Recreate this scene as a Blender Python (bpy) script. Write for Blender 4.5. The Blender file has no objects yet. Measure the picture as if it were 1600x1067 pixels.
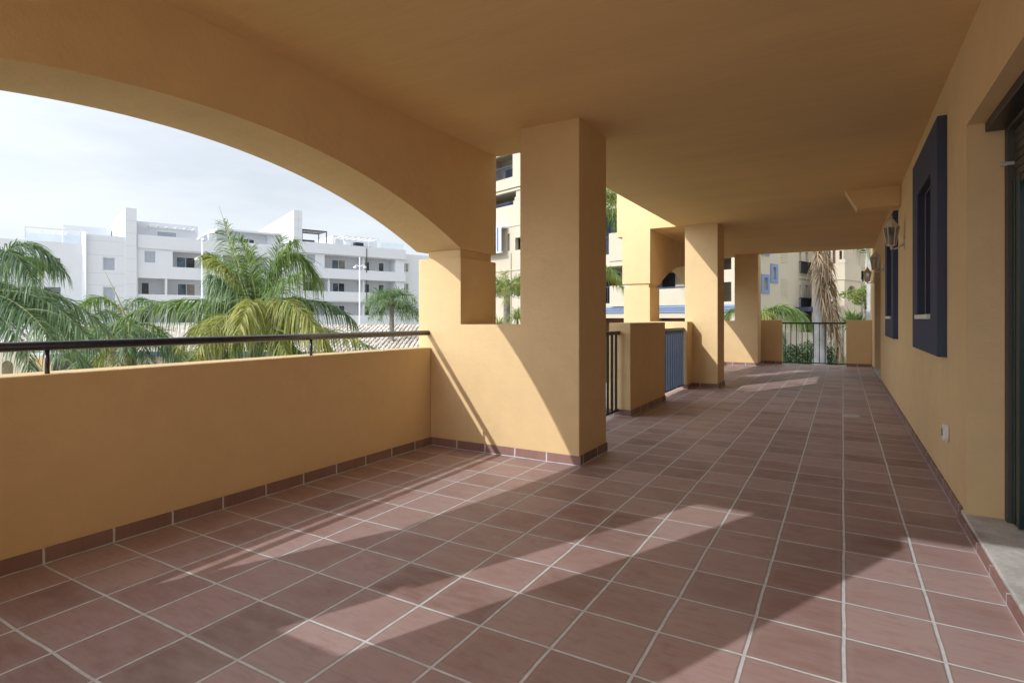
import bpy, bmesh, math, random
from mathutils import Vector, Matrix, noise
R = math.radians
random.seed(7)
scn = bpy.context.scene
COL = scn.collection
SUN_E, SKY_S, EXPO, CLOUD = 2.2, .10, 0.43, (6.55, 7.0, 7.5)
GLOW = (14, 15.2, 17)

# ------------------------------------------------------------------ camera data (measured from the photograph)
CX, CY, H = 3.297, 0.0, 1.172
YAW, FPX, HOR = 0.528, 886.0, 497.8
FW = (-math.sin(YAW), math.cos(YAW)); RT = (math.cos(YAW), math.sin(YAW))
def at(u, v, d):
    """world point seen at photo pixel u,v at the given depth in metres"""
    r = (u - 800) / FPX * d
    return Vector((CX + d*FW[0] + r*RT[0], CY + d*FW[1] + r*RT[1], H - (v - HOR)/FPX*d))

# ------------------------------------------------------------------ materials
def newmat(name):
    m = bpy.data.materials.new(name); m.use_nodes = True
    nt = m.node_tree; b = nt.nodes['Principled BSDF']
    return m, nt, b
def N(nt, typ, **kw):
    n = nt.nodes.new(typ)
    for k, v in kw.items():
        if k == 'ins':
            for i, val in v.items(): n.inputs[i].default_value = val
        else: setattr(n, k, v)
    return n
def L(nt, a, b): nt.links.new(a, b)
def mth(nt, op, a, b=None, c=None, clamp=False):
    n = nt.nodes.new('ShaderNodeMath'); n.operation = op; n.use_clamp = clamp
    for i, x in enumerate((a, b, c)):
        if x is None: continue
        if isinstance(x, (int, float)): n.inputs[i].default_value = x
        else: nt.links.new(x, n.inputs[i])
    return n.outputs[0]
def mixc(nt, fac, a, b, mode='MIX'):
    n = nt.nodes.new('ShaderNodeMix'); n.data_type = 'RGBA'; n.blend_type = mode
    for idx, x in ((0, fac), (6, a), (7, b)):
        if isinstance(x, (int, float)): n.inputs[idx].default_value = x
        elif isinstance(x, tuple): n.inputs[idx].default_value = (*x, 1) if len(x) == 3 else x
        else: nt.links.new(x, n.inputs[idx])
    return n.outputs[2]
def pos(nt): return nt.nodes.new('ShaderNodeNewGeometry').outputs['Position']
def noi(nt, vec, scale, detail=3, rough=.55):
    n = nt.nodes.new('ShaderNodeTexNoise'); n.inputs['Scale'].default_value = scale
    n.inputs['Detail'].default_value = detail; n.inputs['Roughness'].default_value = rough
    if vec is not None: nt.links.new(vec, n.inputs['Vector'])
    return n.outputs['Fac']
def ramp(nt, fac, stops):
    n = nt.nodes.new('ShaderNodeValToRGB'); cr = n.color_ramp
    while len(cr.elements) < len(stops): cr.elements.new(.5)
    for e, (p, c) in zip(cr.elements, stops):
        e.position = p; e.color = (*c, 1) if len(c) == 3 else c
    nt.links.new(fac, n.inputs[0]); return n.outputs[0]
def bump(nt, b, h, strength, dist):
    n = nt.nodes.new('ShaderNodeBump'); n.inputs['Strength'].default_value = strength
    n.inputs['Distance'].default_value = dist
    nt.links.new(h, n.inputs['Height']); nt.links.new(n.outputs[0], b.inputs['Normal'])

def plaster(name, col, var=.06, bmp=.5, rough=.9, scale=1.0, brushed=False):
    m, nt, b = newmat(name); p = pos(nt)
    if brushed:
        mpb = N(nt, 'ShaderNodeMapping'); L(nt, p, mpb.inputs[0]); mpb.inputs['Scale'].default_value = (.7, 4.5, 1); p = mpb.outputs[0]
    big = noi(nt, p, .55*scale, 4); mid = noi(nt, p, 5*scale, 5, .65); fine = noi(nt, p, 95*scale, 3, .7)
    v = mth(nt, 'ADD', mth(nt, 'MULTIPLY', big, .6), mth(nt, 'MULTIPLY', mid, .4))
    lo = tuple(c*(1-var*1.6) for c in col); hi = tuple(min(1, c*(1+var)) for c in col)
    c = ramp(nt, v, [(.3, lo), (.7, hi)])
    # faint scuffs with their own shape
    sc = noi(nt, p, 11*scale, 8, .75)
    c = mixc(nt, mth(nt, 'MULTIPLY', ramp(nt, sc, [(.655, (0,0,0)), (.70, (1,1,1))]), .16), c, tuple(x*.55 for x in col))
    L(nt, c, b.inputs['Base Color']); b.inputs['Roughness'].default_value = rough
    b.inputs['Specular IOR Level'].default_value = .25
    trow = noi(nt, p, 17*scale, 4, .6)
    h = mth(nt, 'ADD', mth(nt, 'MULTIPLY', fine, .35), mth(nt, 'MULTIPLY', trow, .9))
    bump(nt, b, h, bmp, .006)
    return m
def plain(name, col, rough=.6, metal=0, spec=.5, var=.08, nscale=6):
    m, nt, b = newmat(name); p = pos(nt)
    f = noi(nt, p, nscale, 4)
    c = ramp(nt, f, [(.3, tuple(x*(1-var) for x in col)), (.7, tuple(min(1, x*(1+var)) for x in col))])
    L(nt, c, b.inputs['Base Color']); b.inputs['Roughness'].default_value = rough
    b.inputs['Metallic'].default_value = metal; b.inputs['Specular IOR Level'].default_value = spec
    return m

OCHRE = (.735, .54, .298)
M = {}
M['ochre'] = plaster('ochre_plaster', OCHRE, .07, .7)
M['ceil'] = plaster('ochre_ceiling', (.74, .53, .272), .06, .45, .9, 1.0, True)
M['cream'] = plaster('cream_plaster', (.50, .445, .35), .05, .2, .9, .5)
M['cream2'] = plaster('pale_yellow_plaster', (.52, .46, .355), .05, .2, .9, .5)
M['white'] = plaster('white_render', (.72, .735, .76), .03, .1, .85, .2)
M['whitepl'] = plain('white_metal', (.8, .81, .82), .45, 0, .5, .03)
M['bluefr'] = plaster('slate_blue_paint', (.056, .070, .118), .10, .25, .75)
M['bluelt'] = plaster('light_blue_paint', (.20, .27, .42), .06, .2, .8)
M['rail'] = plain('dark_gloss_rail', (.026, .032, .052), .25, 0, .6, .1)
M['bluerail'] = plain('navy_rail_paint', (.03, .045, .09), .35, 0, .5, .1)
M['navy'] = plain('blue_rail_paint', (.030, .043, .075), .35, 0, .5, .1)
M['black'] = plain('black_metal', (.015, .017, .02), .4)
M['dgreen'] = plain('dark_green_aluminium', (.010, .036, .036), .3, 0, .5)
M['greyfr'] = plain('weathered_grey_metal', (.065, .06, .05), .6)
M['shut'] = plain('brown_shutter', (.055, .05, .04), .55)
M['shutw'] = plain('pale_grey_shutter', (.42, .46, .52), .6)
M['sill'] = plain('white_marble', (.72, .70, .67), .4)
M['wood'] = plain('red_brown_wood', (.17, .075, .04), .6)
M['lampmet'] = plain('pale_aged_metal', (.60, .55, .48), .45, 0, .5, .15, 30)
M['pvc'] = plain('white_plastic', (.72, .72, .70), .4)
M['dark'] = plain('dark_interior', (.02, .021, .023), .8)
M['awnw'] = plain('white_awning', (.75, .77, .8), .8)
M['awnb'] = plain('blue_awning', (.08, .17, .42), .8)
M['tank'] = plain('pale_grey_metal', (.5, .53, .56), .5)
def glass(name, col, rough=.08):
    m, nt, b = newmat(name); p = pos(nt)
    c = ramp(nt, noi(nt, p, .9, 3), [(.35, tuple(x*.5 for x in col)), (.65, tuple(min(1, x*1.5) for x in col))])
    L(nt, c, b.inputs['Base Color']); b.inputs['Roughness'].default_value = rough
    b.inputs['Specular IOR Level'].default_value = .35
    return m
M['glass'] = glass('dark_window_glass', (.05, .06, .07))
M['curtain'] = plain('curtained_pane', (.30, .27, .23), .4, 0, .4, .25, 3)  # beige curtain tone with tan reflections painted into the pane colour
M['navyglass'] = plain('navy_shaded_pane', (.012, .016, .034), .6, 0, .1)
M['glassb'] = glass('bluish_window_glass', (.12, .17, .22))
m, nt, b = newmat('lantern_glass'); b.inputs['Base Color'].default_value = (.62, .60, .54, 1); b.inputs['Roughness'].default_value = .35
b.inputs['Transmission Weight'].default_value = .85; b.inputs['IOR'].default_value = 1.04
L(nt, ramp(nt, noi(nt, pos(nt), 40, 3), [(.3, (.40, .38, .33)), (.7, (.56, .53, .47))]), b.inputs['Base Color']); M['lglass'] = m
m, nt, b = newmat('clear_balustrade_glass'); b.inputs['Base Color'].default_value = (.85, .92, .95, 1)
b.inputs['Transmission Weight'].default_value = .95; b.inputs['Roughness'].default_value = .05; b.inputs['IOR'].default_value = 1.05
L(nt, ramp(nt, noi(nt, pos(nt), 1, 2), [(.3, (.82, .9, .94)), (.7, (.9, .95, .97))]), b.inputs['Base Color']); M['cglass'] = m

# terracotta tile floor: pitch .30 (across) x .3015 (along), pale raised-sand grout
TX, TY, TY0 = .30, .3015, 1.2075
def tile_mat(name, vertical=None):
    m, nt, b = newmat(name); p = pos(nt)
    wob = N(nt, 'ShaderNodeTexNoise', ins={'Scale': 4.0, 'Detail': 2.0}); L(nt, p, wob.inputs['Vector'])
    wv = N(nt, 'ShaderNodeVectorMath', operation='SUBTRACT'); L(nt, wob.outputs['Color'], wv.inputs[0]); wv.inputs[1].default_value = (.5, .5, .5)
    ws = N(nt, 'ShaderNodeVectorMath', operation='SCALE'); L(nt, wv.outputs[0], ws.inputs[0]); ws.inputs['Scale'].default_value = .011
    pv = N(nt, 'ShaderNodeVectorMath', operation='ADD'); L(nt, p, pv.inputs[0]); L(nt, ws.outputs[0], pv.inputs[1])
    s = N(nt, 'ShaderNodeSeparateXYZ'); L(nt, pv.outputs[0], s.inputs[0])
    x = mth(nt, 'DIVIDE', s.outputs[0], TX); y = mth(nt, 'DIVIDE', mth(nt, 'SUBTRACT', s.outputs[1], TY0), TY)
    def edge(c, w):
        d = mth(nt, 'PINGPONG', c, .5)
        return mth(nt, 'SUBTRACT', 1, mth(nt, 'SMOOTHSTEP', w*.75, w*1.25, d)) if False else mth(nt, 'SUBTRACT', 1.0, mth(nt, 'MULTIPLY', mth(nt, 'SUBTRACT', d, w*.7), 1/(w*.6), clamp=True), clamp=True)
    gx = edge(x, .0195); gy = edge(y, .0185)
    if vertical == 'x': g = gx
    elif vertical == 'y': g = gy
    else: g = mth(nt, 'MAXIMUM', gx, gy)
    idv = N(nt, 'ShaderNodeCombineXYZ'); L(nt, mth(nt, 'FLOOR', x), idv.inputs[0]); L(nt, mth(nt, 'FLOOR', y), idv.inputs[1])
    wn = N(nt, 'ShaderNodeTexWhiteNoise'); L(nt, idv.outputs[0], wn.inputs['Vector'])
    c = ramp(nt, wn.outputs['Value'], [(0, (.235, .138, .122)), (.25, (.360, .235, .220)), (.6, (.440, .305, .290)), (.85, (.285, .168, .148)), (1, (.390, .245, .222))])
    # firing clouds inside each tile, offset by tile so they do not run across joints
    off = N(nt, 'ShaderNodeVectorMath', operation='MULTIPLY_ADD'); L(nt, wn.outputs['Color'], off.inputs[0]); off.inputs[1].default_value = (9, 9, 9); L(nt, p, off.inputs[2])
    st = N(nt, 'ShaderNodeMapping'); L(nt, off.outputs[0], st.inputs[0]); st.inputs['Scale'].default_value = (3, 9, 1); st.inputs['Rotation'].default_value = (0, 0, .5)
    cl = noi(nt, st.outputs[0], 1.5, 5, .6)
    c = mixc(nt, ramp(nt, cl, [(.4, (0, 0, 0)), (.75, (.6, .6, .6))]), c, (.42, .32, .31))
    cl2 = noi(nt, off.outputs[0], 6, 6, .7)
    c = mixc(nt, ramp(nt, cl2, [(.55, (0, 0, 0)), (.75, (.5, .5, .5))]), c, (.22, .105, .078))
    # cement haze left near the joints
    near = mth(nt, 'MAXIMUM', edge(x, .10), edge(y, .10))
    hz = mth(nt, 'MULTIPLY', mth(nt, 'MULTIPLY', near, noi(nt, p, 14, 4, .7)), .5)
    c = mixc(nt, hz, c, (.42, .33, .31))
    fs = N(nt, 'ShaderNodeMapping'); L(nt, off.outputs[0], fs.inputs[0]); fs.inputs['Scale'].default_value = (9, 55, 1); fs.inputs['Rotation'].default_value = (0, 0, .12)
    c = mixc(nt, ramp(nt, noi(nt, fs.outputs[0], 1.0, 4, .7), [(.5, (0, 0, 0)), (.72, (.35, .35, .35))]), c, (.20, .10, .08))
    fleck = noi(nt, p, 60, 3, .7)
    c = mixc(nt, ramp(nt, fleck, [(.70, (0, 0, 0)), (.74, (.6, .6, .6))]), c, (.46, .38, .36))
    dust = noi(nt, p, 1.3, 5, .6)
    c = mixc(nt, ramp(nt, dust, [(.42, (0, 0, 0)), (.72, (.32, .32, .32))]), c, (.44, .37, .36))
    gcol = ramp(nt, noi(nt, p, 20, 4), [(.3, (.52, .52, .53)), (.7, (.70, .70, .71))])
    rim = mth(nt, 'MAXIMUM', edge(x, .034), edge(y, .028))
    c = mixc(nt, mth(nt, 'MULTIPLY', rim, .45), c, (.15, .115, .11))  # dirty joint edges, with the groove's shadow painted in as a dark line
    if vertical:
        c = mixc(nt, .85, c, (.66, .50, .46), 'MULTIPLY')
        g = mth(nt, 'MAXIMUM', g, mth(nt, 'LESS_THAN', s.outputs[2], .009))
    c = mixc(nt, g, c, gcol)
    L(nt, c, b.inputs['Base Color'])
    rr = mth(nt, 'ADD', mth(nt, 'MULTIPLY', noi(nt, p, 7, 4), .34), .36)
    rr = mth(nt, 'ADD', rr, mth(nt, 'MULTIPLY', g, .4), clamp=True)
    L(nt, rr, b.inputs['Roughness']); b.inputs['Specular IOR Level'].default_value = .5
    hgt = mth(nt, 'ADD', mth(nt, 'MULTIPLY', mth(nt, 'SUBTRACT', 1, g), .6), mth(nt, 'MULTIPLY', noi(nt, st.outputs[0], 6, 4), .12))
    bump(nt, b, hgt, .55, .004)
    return m
M['tile'] = tile_mat('terracotta_floor_tiles')
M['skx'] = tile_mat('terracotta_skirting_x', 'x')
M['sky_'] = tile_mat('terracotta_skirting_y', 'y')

def concrete(name, a, bcol, scale=3):
    m, nt, b = newmat(name); p = pos(nt)
    f = mth(nt, 'ADD', mth(nt, 'MULTIPLY', noi(nt, p, scale, 7, .65), .7), mth(nt, 'MULTIPLY', noi(nt, p, scale*9, 5, .7), .3))
    L(nt, ramp(nt, f, [(.36, a), (.64, bcol)]), b.inputs['Base Color']); b.inputs['Roughness'].default_value = .85
    bump(nt, b, f, .5, .01); return m
M['conc'] = concrete('bare_concrete', (.42, .41, .39), (.74, .73, .71), 6)
M['paving'] = concrete('pale_paving', (.42, .39, .34), (.56, .53, .48), .6)
nt = M['paving'].node_tree; b = nt.nodes['Principled BSDF']; lk = b.inputs['Base Color'].links[0].from_socket
ln_ = N(nt, 'ShaderNodeVectorMath', operation='LENGTH'); L(nt, pos(nt), ln_.inputs[0])
fr_ = mth(nt, 'MULTIPLY', mth(nt, 'SUBTRACT', ln_.outputs['Value'], 55), 1/40, clamp=True)
gr_ = ramp(nt, noi(nt, pos(nt), .05, 6, .65), [(.35, (.10, .12, .055)), (.65, (.24, .21, .12))])
L(nt, mixc(nt, fr_, lk, gr_), b.inputs['Base Color'])
M['soil'] = concrete('planted_ground', (.06, .075, .03), (.15, .15, .07), 3)
M['trunk'] = concrete('palm_trunk_bark', (.10, .09, .075), (.30, .27, .235), 5)
M['ptrunk'] = concrete('pale_smooth_trunk', (.28, .275, .27), (.50, .49, .48), 3)

def roof_tile():
    m, nt, b = newmat('pale_clay_roof_tiles'); p = pos(nt)
    g = nt.nodes.new('ShaderNodeNewGeometry')
    f = mth(nt, 'ADD', mth(nt, 'MULTIPLY', noi(nt, p, 3.2, 5, .7), .6), mth(nt, 'MULTIPLY', g.outputs['Random Per Island'], .4))
    L(nt, ramp(nt, f, [(.25, (.50, .42, .36)), (.5, (.70, .63, .56)), (.8, (.80, .76, .71))]), b.inputs['Base Color'])
    b.inputs['Roughness'].default_value = .85; return m
M['roof'] = roof_tile()
def leaf(name, stops, rough=.42, trans=.35):
    m, nt, b = newmat(name)
    g = nt.nodes.new('ShaderNodeNewGeometry'); p = g.outputs['Position']
    f = mth(nt, 'ADD', mth(nt, 'MULTIPLY', g.outputs['Random Per Island'], .6), mth(nt, 'MULTIPLY', noi(nt, p, 1.1, 3), .4))
    c = ramp(nt, f, stops); L(nt, c, b.inputs['Base Color']); b.inputs['Roughness'].default_value = rough
    b.inputs['Specular IOR Level'].default_value = .45
    t = N(nt, 'ShaderNodeBsdfTranslucent'); L(nt, mixc(nt, 1.0, c, (1.25, 1.35, .6), 'MULTIPLY'), t.inputs[0])
    mx = N(nt, 'ShaderNodeMixShader'); mx.inputs[0].default_value = trans
    L(nt, b.outputs[0], mx.inputs[1]); L(nt, t.outputs[0], mx.inputs[2])
    L(nt, mx.outputs[0], nt.nodes['Material Output'].inputs[0]); return m
M['lf'] = leaf('palm_leaf_green', [(.15, (.07, .14, .04)), (.5, (.16, .25, .075)), (.85, (.31, .38, .13))])
M['lfd'] = leaf('palm_leaf_cool_green', [(.15, (.06, .12, .06)), (.5, (.135, .22, .11)), (.85, (.27, .35, .19))])
M['lfy'] = leaf('palm_leaf_yellowing', [(.1, (.14, .20, .05)), (.45, (.28, .30, .08)), (.8, (.42, .39, .12))])
M['dead'] = leaf('palm_leaf_dead', [(.1, (.16, .095, .05)), (.5, (.33, .225, .135)), (.9, (.50, .40, .28))], .8, .15)
M['hedge'] = leaf('hedge_leaf', [(.15, (.020, .055, .022)), (.5, (.040, .090, .030)), (.9, (.075, .13, .045))], .5, .2)
M['rachis'] = plain('palm_rachis', (.27, .28, .13), .5)
M['rachd'] = plain('dead_rachis', (.34, .25, .16), .8)

# ------------------------------------------------------------------ mesh builder and object helpers
class MB:
    def __init__(s): s.v = []; s.f = []; s.m = []
    def add(s, vs, fs, mi=0):
        o = len(s.v); s.v += [tuple(v) for v in vs]
        for f in fs: s.f.append(tuple(i+o for i in f)); s.m.append(mi)
        return s
    def box(s, x0, x1, y0, y1, z0, z1, mi=0):
        return s.add([(x0,y0,z0),(x1,y0,z0),(x1,y1,z0),(x0,y1,z0),(x0,y0,z1),(x1,y0,z1),(x1,y1,z1),(x0,y1,z1)],
                     [(0,3,2,1),(4,5,6,7),(0,1,5,4),(1,2,6,5),(2,3,7,6),(3,0,4,7)], mi)
    def prism(s, poly, axis, a, b, mi=0):
        """extrude a 2D polygon along axis ('x': poly is (y,z), 'y': (x,z), 'z': (x,y))"""
        def P(p, t): return {'x': (t, p[0], p[1]), 'y': (p[0], t, p[1]), 'z': (p[0], p[1], t)}[axis]
        n = len(poly); vs = [P(p, a) for p in poly] + [P(p, b) for p in poly]
        fs = [tuple(range(n)), tuple(range(2*n-1, n-1, -1))] + [(i, n+i, n+(i+1) % n, (i+1) % n) for i in range(n)]
        return s.add(vs, fs, mi)
    def tube(s, pts, rad, n=8, mi=0, caps=True):
        pts = [Vector(p) for p in pts]; k = len(pts)
        if not hasattr(rad, '__len__'): rad = [rad]*k
        rings = []; base = len(s.v)
        for i, p in enumerate(pts):
            t = (pts[min(i+1, k-1)] - pts[max(i-1, 0)]).normalized()
            a = Vector((0,0,1)) if abs(t.z) < .9 else Vector((1,0,0))
            u = t.cross(a).normalized(); w = t.cross(u)
            for j in range(n):
                an = 2*math.pi*j/n; s.v.append(tuple(p + (u*math.cos(an) + w*math.sin(an))*rad[i]))
        for i in range(k-1):
            for j in range(n):
                a = base+i*n+j; b2 = base+i*n+(j+1) % n
                s.f.append((a, b2, b2+n, a+n)); s.m.append(mi)
        if caps:
            s.f.append(tuple(base+j for j in range(n-1, -1, -1))); s.m.append(mi)
            s.f.append(tuple(base+(k-1)*n+j for j in range(n))); s.m.append(mi)
        return s
    def lathe(s, c, prof, n=16, mi=0):
        return s.tube([(c[0], c[1], c[2]+z) for r, z in prof], [max(r, .0005) for r, z in prof], n, mi)
    def build(s, name, mats, parent=None, base=(0,0,0), bevel=0, smooth=False, fixn=True):
        me = bpy.data.meshes.new(name); b = Vector(base)
        me.from_pydata([tuple(Vector(v)-b) for v in s.v], [], s.f)
        if not isinstance(mats, (list, tuple)): mats = [mats]
        for mm in mats: me.materials.append(mm)
        me.polygons.foreach_set('material_index', s.m)
        if fixn:
            bm = bmesh.new(); bm.from_mesh(me); bmesh.ops.recalc_face_normals(bm, faces=bm.faces); bm.to_mesh(me); bm.free()
        if smooth:
            me.polygons.foreach_set('use_smooth', [True]*len(me.polygons))
        me.update()
        o = bpy.data.objects.new(name, me); COL.objects.link(o)
        if parent: o.parent = parent
        else: o.location = base
        if bevel:
            md = o.modifiers.new('edge', 'BEVEL'); md.width = bevel; md.segments = 2; md.limit_method = 'ANGLE'; md.angle_limit = R(40)
        return o
def tag(o, label, cat, group=None, kind=None):
    if label: o['label'] = label
    if cat: o['category'] = cat
    if group: o['group'] = group
    if kind: o['kind'] = kind
    return o
def thing(name, label, cat, loc=(0,0,0), rotz=0, group=None):
    o = bpy.data.objects.new(name, None); COL.objects.link(o)
    o.location = loc; o.rotation_euler = (0, 0, rotz); o.empty_display_size = .2
    return tag(o, label, cat, group, 'thing')
def copy_tree(o, parent=None):
    c = o.copy(); COL.objects.link(c)
    if parent: c.parent = parent
    for ch in [x for x in bpy.data.objects if x.parent == o]: copy_tree(ch, c)
    return c
def grid_wall(mb, a0, a1, b0, b1, t0, t1, holes, axis, mi=0):
    """wall sheet with rectangular through-holes; a,b are the in-plane axes, t the thickness.
       axis 'x': a=y b=z t=x ; axis 'y': a=x b=z t=y"""
    As = sorted({a0, a1, *[h[0] for h in holes], *[h[1] for h in holes]}); As = [a for a in As if a0 <= a <= a1]
    Bs = sorted({b0, b1, *[h[2] for h in holes], *[h[3] for h in holes]}); Bs = [b for b in Bs if b0 <= b <= b1]
    def P(a, b, t): return (t, a, b) if axis == 'x' else (a, t, b)
    idx = {}
    def V(i, j, k):
        if (i, j, k) not in idx:
            idx[(i, j, k)] = len(mb.v); mb.v.append(P(As[i], Bs[j], (t0, t1)[k]))
        return idx[(i, j, k)]
    na, nb = len(As)-1, len(Bs)-1
    def solid(i, j):
        if not (0 <= i < na and 0 <= j < nb): return False
        ca, cb = (As[i]+As[i+1])/2, (Bs[j]+Bs[j+1])/2
        return not any(h[0] < ca < h[1] and h[2] < cb < h[3] for h in holes)
    def F(*q): mb.f.append(q); mb.m.append(mi)
    for i in range(na):
        for j in range(nb):
            if not solid(i, j): continue
            F(V(i,j,0), V(i+1,j,0), V(i+1,j+1,0), V(i,j+1,0)); F(V(i,j,1), V(i,j+1,1), V(i+1,j+1,1), V(i+1,j,1))
            if not solid(i-1, j): F(V(i,j,0), V(i,j+1,0), V(i,j+1,1), V(i,j,1))
            if not solid(i+1, j): F(V(i+1,j,0), V(i+1,j,1), V(i+1,j+1,1), V(i+1,j+1,0))
            if not solid(i, j-1): F(V(i,j,0), V(i,j,1), V(i+1,j,1), V(i+1,j,0))
            if not solid(i, j+1): F(V(i,j+1,0), V(i+1,j+1,0), V(i+1,j+1,1), V(i,j+1,1))
    return mb

# ================================================================== OUR TERRACE
CEIL = 2.77; WX = 3.90
Y1a, Y1b = -1.02, 4.766      # first arched bay, outer faces of its two cross walls
YE = -.83                     # edge of the slab behind the camera
Y2a, Y2b = 9.952, 15.75      # second arched bay
PT = .60                      # thickness of cross walls
fl = [(-.2, Y1a-.5), (4.3, Y1a-.5), (4.3, 16.4), (-.2, 16.4), (-.2, Y2a), (.82, Y2a), (.82, Y1b), (-.2, Y1b)]
o = MB().prism(fl, 'z', -.35, 0).build('terrace_floor', M['tile'], None, (2, 8, -.35)); tag(o, None, None, None, 'structure')
ce = [(.335, YE), (4.15, YE), (4.15, 15.3), (1.2, 15.3), (1.2, Y2b), (.335, Y2b), (.335, Y2a), (.80, Y2a), (.80, Y1b), (.335, Y1b)]
o = MB().prism(ce, 'z', CEIL, 3.10).build('terrace_ceiling', M['ceil'], None, (2, 8, CEIL)); tag(o, None, None, None, 'structure')

SK, ST = .078, .012
def skirt_x(name, parent, base, x0, x1, yf, sgn):      # strip on a face at y=yf that looks towards sgn*y
    ya, yb = (yf, yf+ST*sgn) if sgn > 0 else (yf-ST, yf)
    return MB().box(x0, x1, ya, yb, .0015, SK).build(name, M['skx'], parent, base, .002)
def skirt_y(name, parent, base, y0, y1, xf, sgn):
    xa, xb = (xf, xf+ST) if sgn > 0 else (xf-ST, xf)
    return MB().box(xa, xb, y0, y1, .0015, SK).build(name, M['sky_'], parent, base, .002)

# -- cross walls: low wall + arch pier + full height column in one masonry profile
def cross_wall(ya, yb, face, label, depth_col=None):
    base = (.7, (ya+yb)/2, 0)
    t = thing('pier_wall', label, 'wall', base, 0, 'ochre cross walls closing the arched bays')
    prof = [(-.15, -.34), (1.486, -.34), (1.486, CEIL+.01), (.945, CEIL+.01), (.945, 1.12), (.335, 1.12), (.335, 1.725), (-.15, 1.725)]
    MB().prism(prof, 'y', ya, yb).build('wall_body', M['ochre'], t, base, .007)
    MB().box(-.06, .305, ya+.035, yb-.045, 1.722, 1.803).build('pier_capital', M['ochre'], t, base, .006)
    skirt_x('skirting', t, base, -.01 if face < 0 else 0, 1.486+ST, ya if face < 0 else yb, face)
    skirt_y('skirting', t, base, ya-.0+(0 if face < 0 else 0), yb, 1.486, 1)
    return t
cross_wall(Y1b-PT, Y1b, -1, 'sunlit ochre cross wall with square column and stub pier, nearest to the long handrail')
cross_wall(Y1a, Y1a+PT, 1, 'ochre cross wall with column and stub pier at the near end of the terrace')
cross_wall(Y2a, Y2a+PT, -1, 'sunlit cream cross wall with square column behind the blue railing')
cross_wall(Y2b-PT, Y2b, -1, 'ochre cross wall with column, farthest one, half in diagonal sun')

# -- arched beams
def arch_beam(ya, yb, label):
    base = (.1, (ya+yb)/2, 1.80)
    yc = (ya+yb)/2; half = (yb-ya)/2 - PT; rise = .515; RR = (half*half+rise*rise)/(2*rise)
    prof = [(ya, 1.80)]
    K = 40
    for i in range(K+1):
        y = yc-half+2*half*i/K
        prof.append((y, 1.80+rise-(RR-math.sqrt(max(0, RR*RR-(y-yc)**2)))))
    prof += [(yb, 1.80), (yb, 6.2), (ya, 6.2)]
    t = thing('arched_beam', label, 'arch', base)
    # straight cells side by side, so that the arch soffit is shaded cleanly
    mb = MB()
    x0, x1 = -.175, .335
    n = len(prof)
    low = prof[:n-2]
    vs = []; 
    for (y, z) in low: vs += [(x0, y, z), (x1, y, z), (x0, y, 6.2), (x1, y, 6.2)]
    fs = []
    k = len(low)
    for i in range(k-1):
        a, b2 = 4*i, 4*i+4
        fs += [(a, a+1, b2+1, b2), (a, b2, b2+2, a+2), (a+1, a+3, b2+3, b2+1), (a+2, b2+2, b2+3, a+3)]
    fs += [(0, 2, 3, 1), (4*(k-1), 4*(k-1)+1, 4*(k-1)+3, 4*(k-1)+2)]
    mb.add(vs, fs).build('beam_body', M['ochre'], t, base)
    MB().box(.335, .83, ya, yb, 3.10, 6.2).build('upper_wall', M['ochre'], t, base)
    MB().box(-.28, -.175, ya, yb, 2.66, 6.2).build('outer_cornice', M['ochre'], t, base)
    return t
arch_beam(Y1a, Y1b, 'large ochre arched beam framing the view of the white building')
arch_beam(Y2a, Y2b, 'smaller looking arched wall sunlit beyond the blue railing')

# -- parapets with handrails under the arches
def parapet(ya, yb, label):
    base = (-.1, (ya+yb)/2, 0)
    t = thing('parapet_wall', label, 'wall', base)
    MB().box(-.2, 0, ya, yb, -.34, .905).build('wall_body', M['ochre'], t, base, .01)
    skirt_y('skirting', t, base, ya, yb, 0, 1)
parapet(Y1a+PT, Y1b-PT, 'long low ochre parapet wall below the dark handrail at left')
parapet(Y2a+PT, Y2b-PT, 'low ochre parapet wall of the second bay behind the far columns')
def handrail(ya, yb, label, posts):
    base = (-.036, (ya+yb)/2, .905)
    t = thing('handrail', label, 'handrail', base)
    MB().tube([(-.036, ya, 1.040), (-.036, yb, 1.040)], .0235, 14).build('top_rail', M['rail'], t, base, 0, True)
    for y in posts:
        MB().tube([(-.036, y, .903), (-.036, y, 1.02)], .0105, 10).build('rail_post', M['rail'], t, base, 0, True)
handrail(Y1a+PT, Y1b-PT, 'dark round metal handrail on short posts along the near parapet', (-.34, 1.24, 2.82))
handrail(Y2a+PT, Y2b-PT, 'dark round metal handrail of the far second bay', (11.0, 12.6, 14.2))

# -- low walls and railings along the open edge
def low_wall(name, boxes, label, skirts, top=None):
    x0, x1, y0, y1, z1 = boxes[0]
    base = ((x0+x1)/2, (y0+y1)/2, 0)
    t = thing(name, label, 'wall', base)
    mb = MB()
    for (a, b2, c, d, z) in boxes: mb.box(a, b2, c, d, -.34, z)
    mb.build('wall_body', M['ochre'], t, base, .007)
    for sk in skirts:
        if sk[0] == 'x': skirt_x('skirting', t, base, *sk[1:])
        else: skirt_y('skirting', t, base, *sk[1:])
    return t
low_wall('low_wall', [(.835, 1.105, 6.57, 8.10, 1.12)], 'free-standing low ochre wall block between the two balcony railings',
         [('x', .835, 1.105+ST, 6.57, -1), ('y', 6.57, 8.10, 1.105, 1)])
low_wall('low_wall', [(.835, 1.07, 9.60, 9.951, 1.12)], 'short low ochre wall stub against the second column',
         [('x', .835, 1.07+ST, 9.60, -1), ('y', 9.60, 9.951-ST, 1.07, 1)])
low_wall('low_wall', [(1.39, 1.95, 16.1, 16.3, 1.14)], 'low ochre end wall left of the far railing',
         [('x', 1.39, 1.95, 16.1, -1)])
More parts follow.
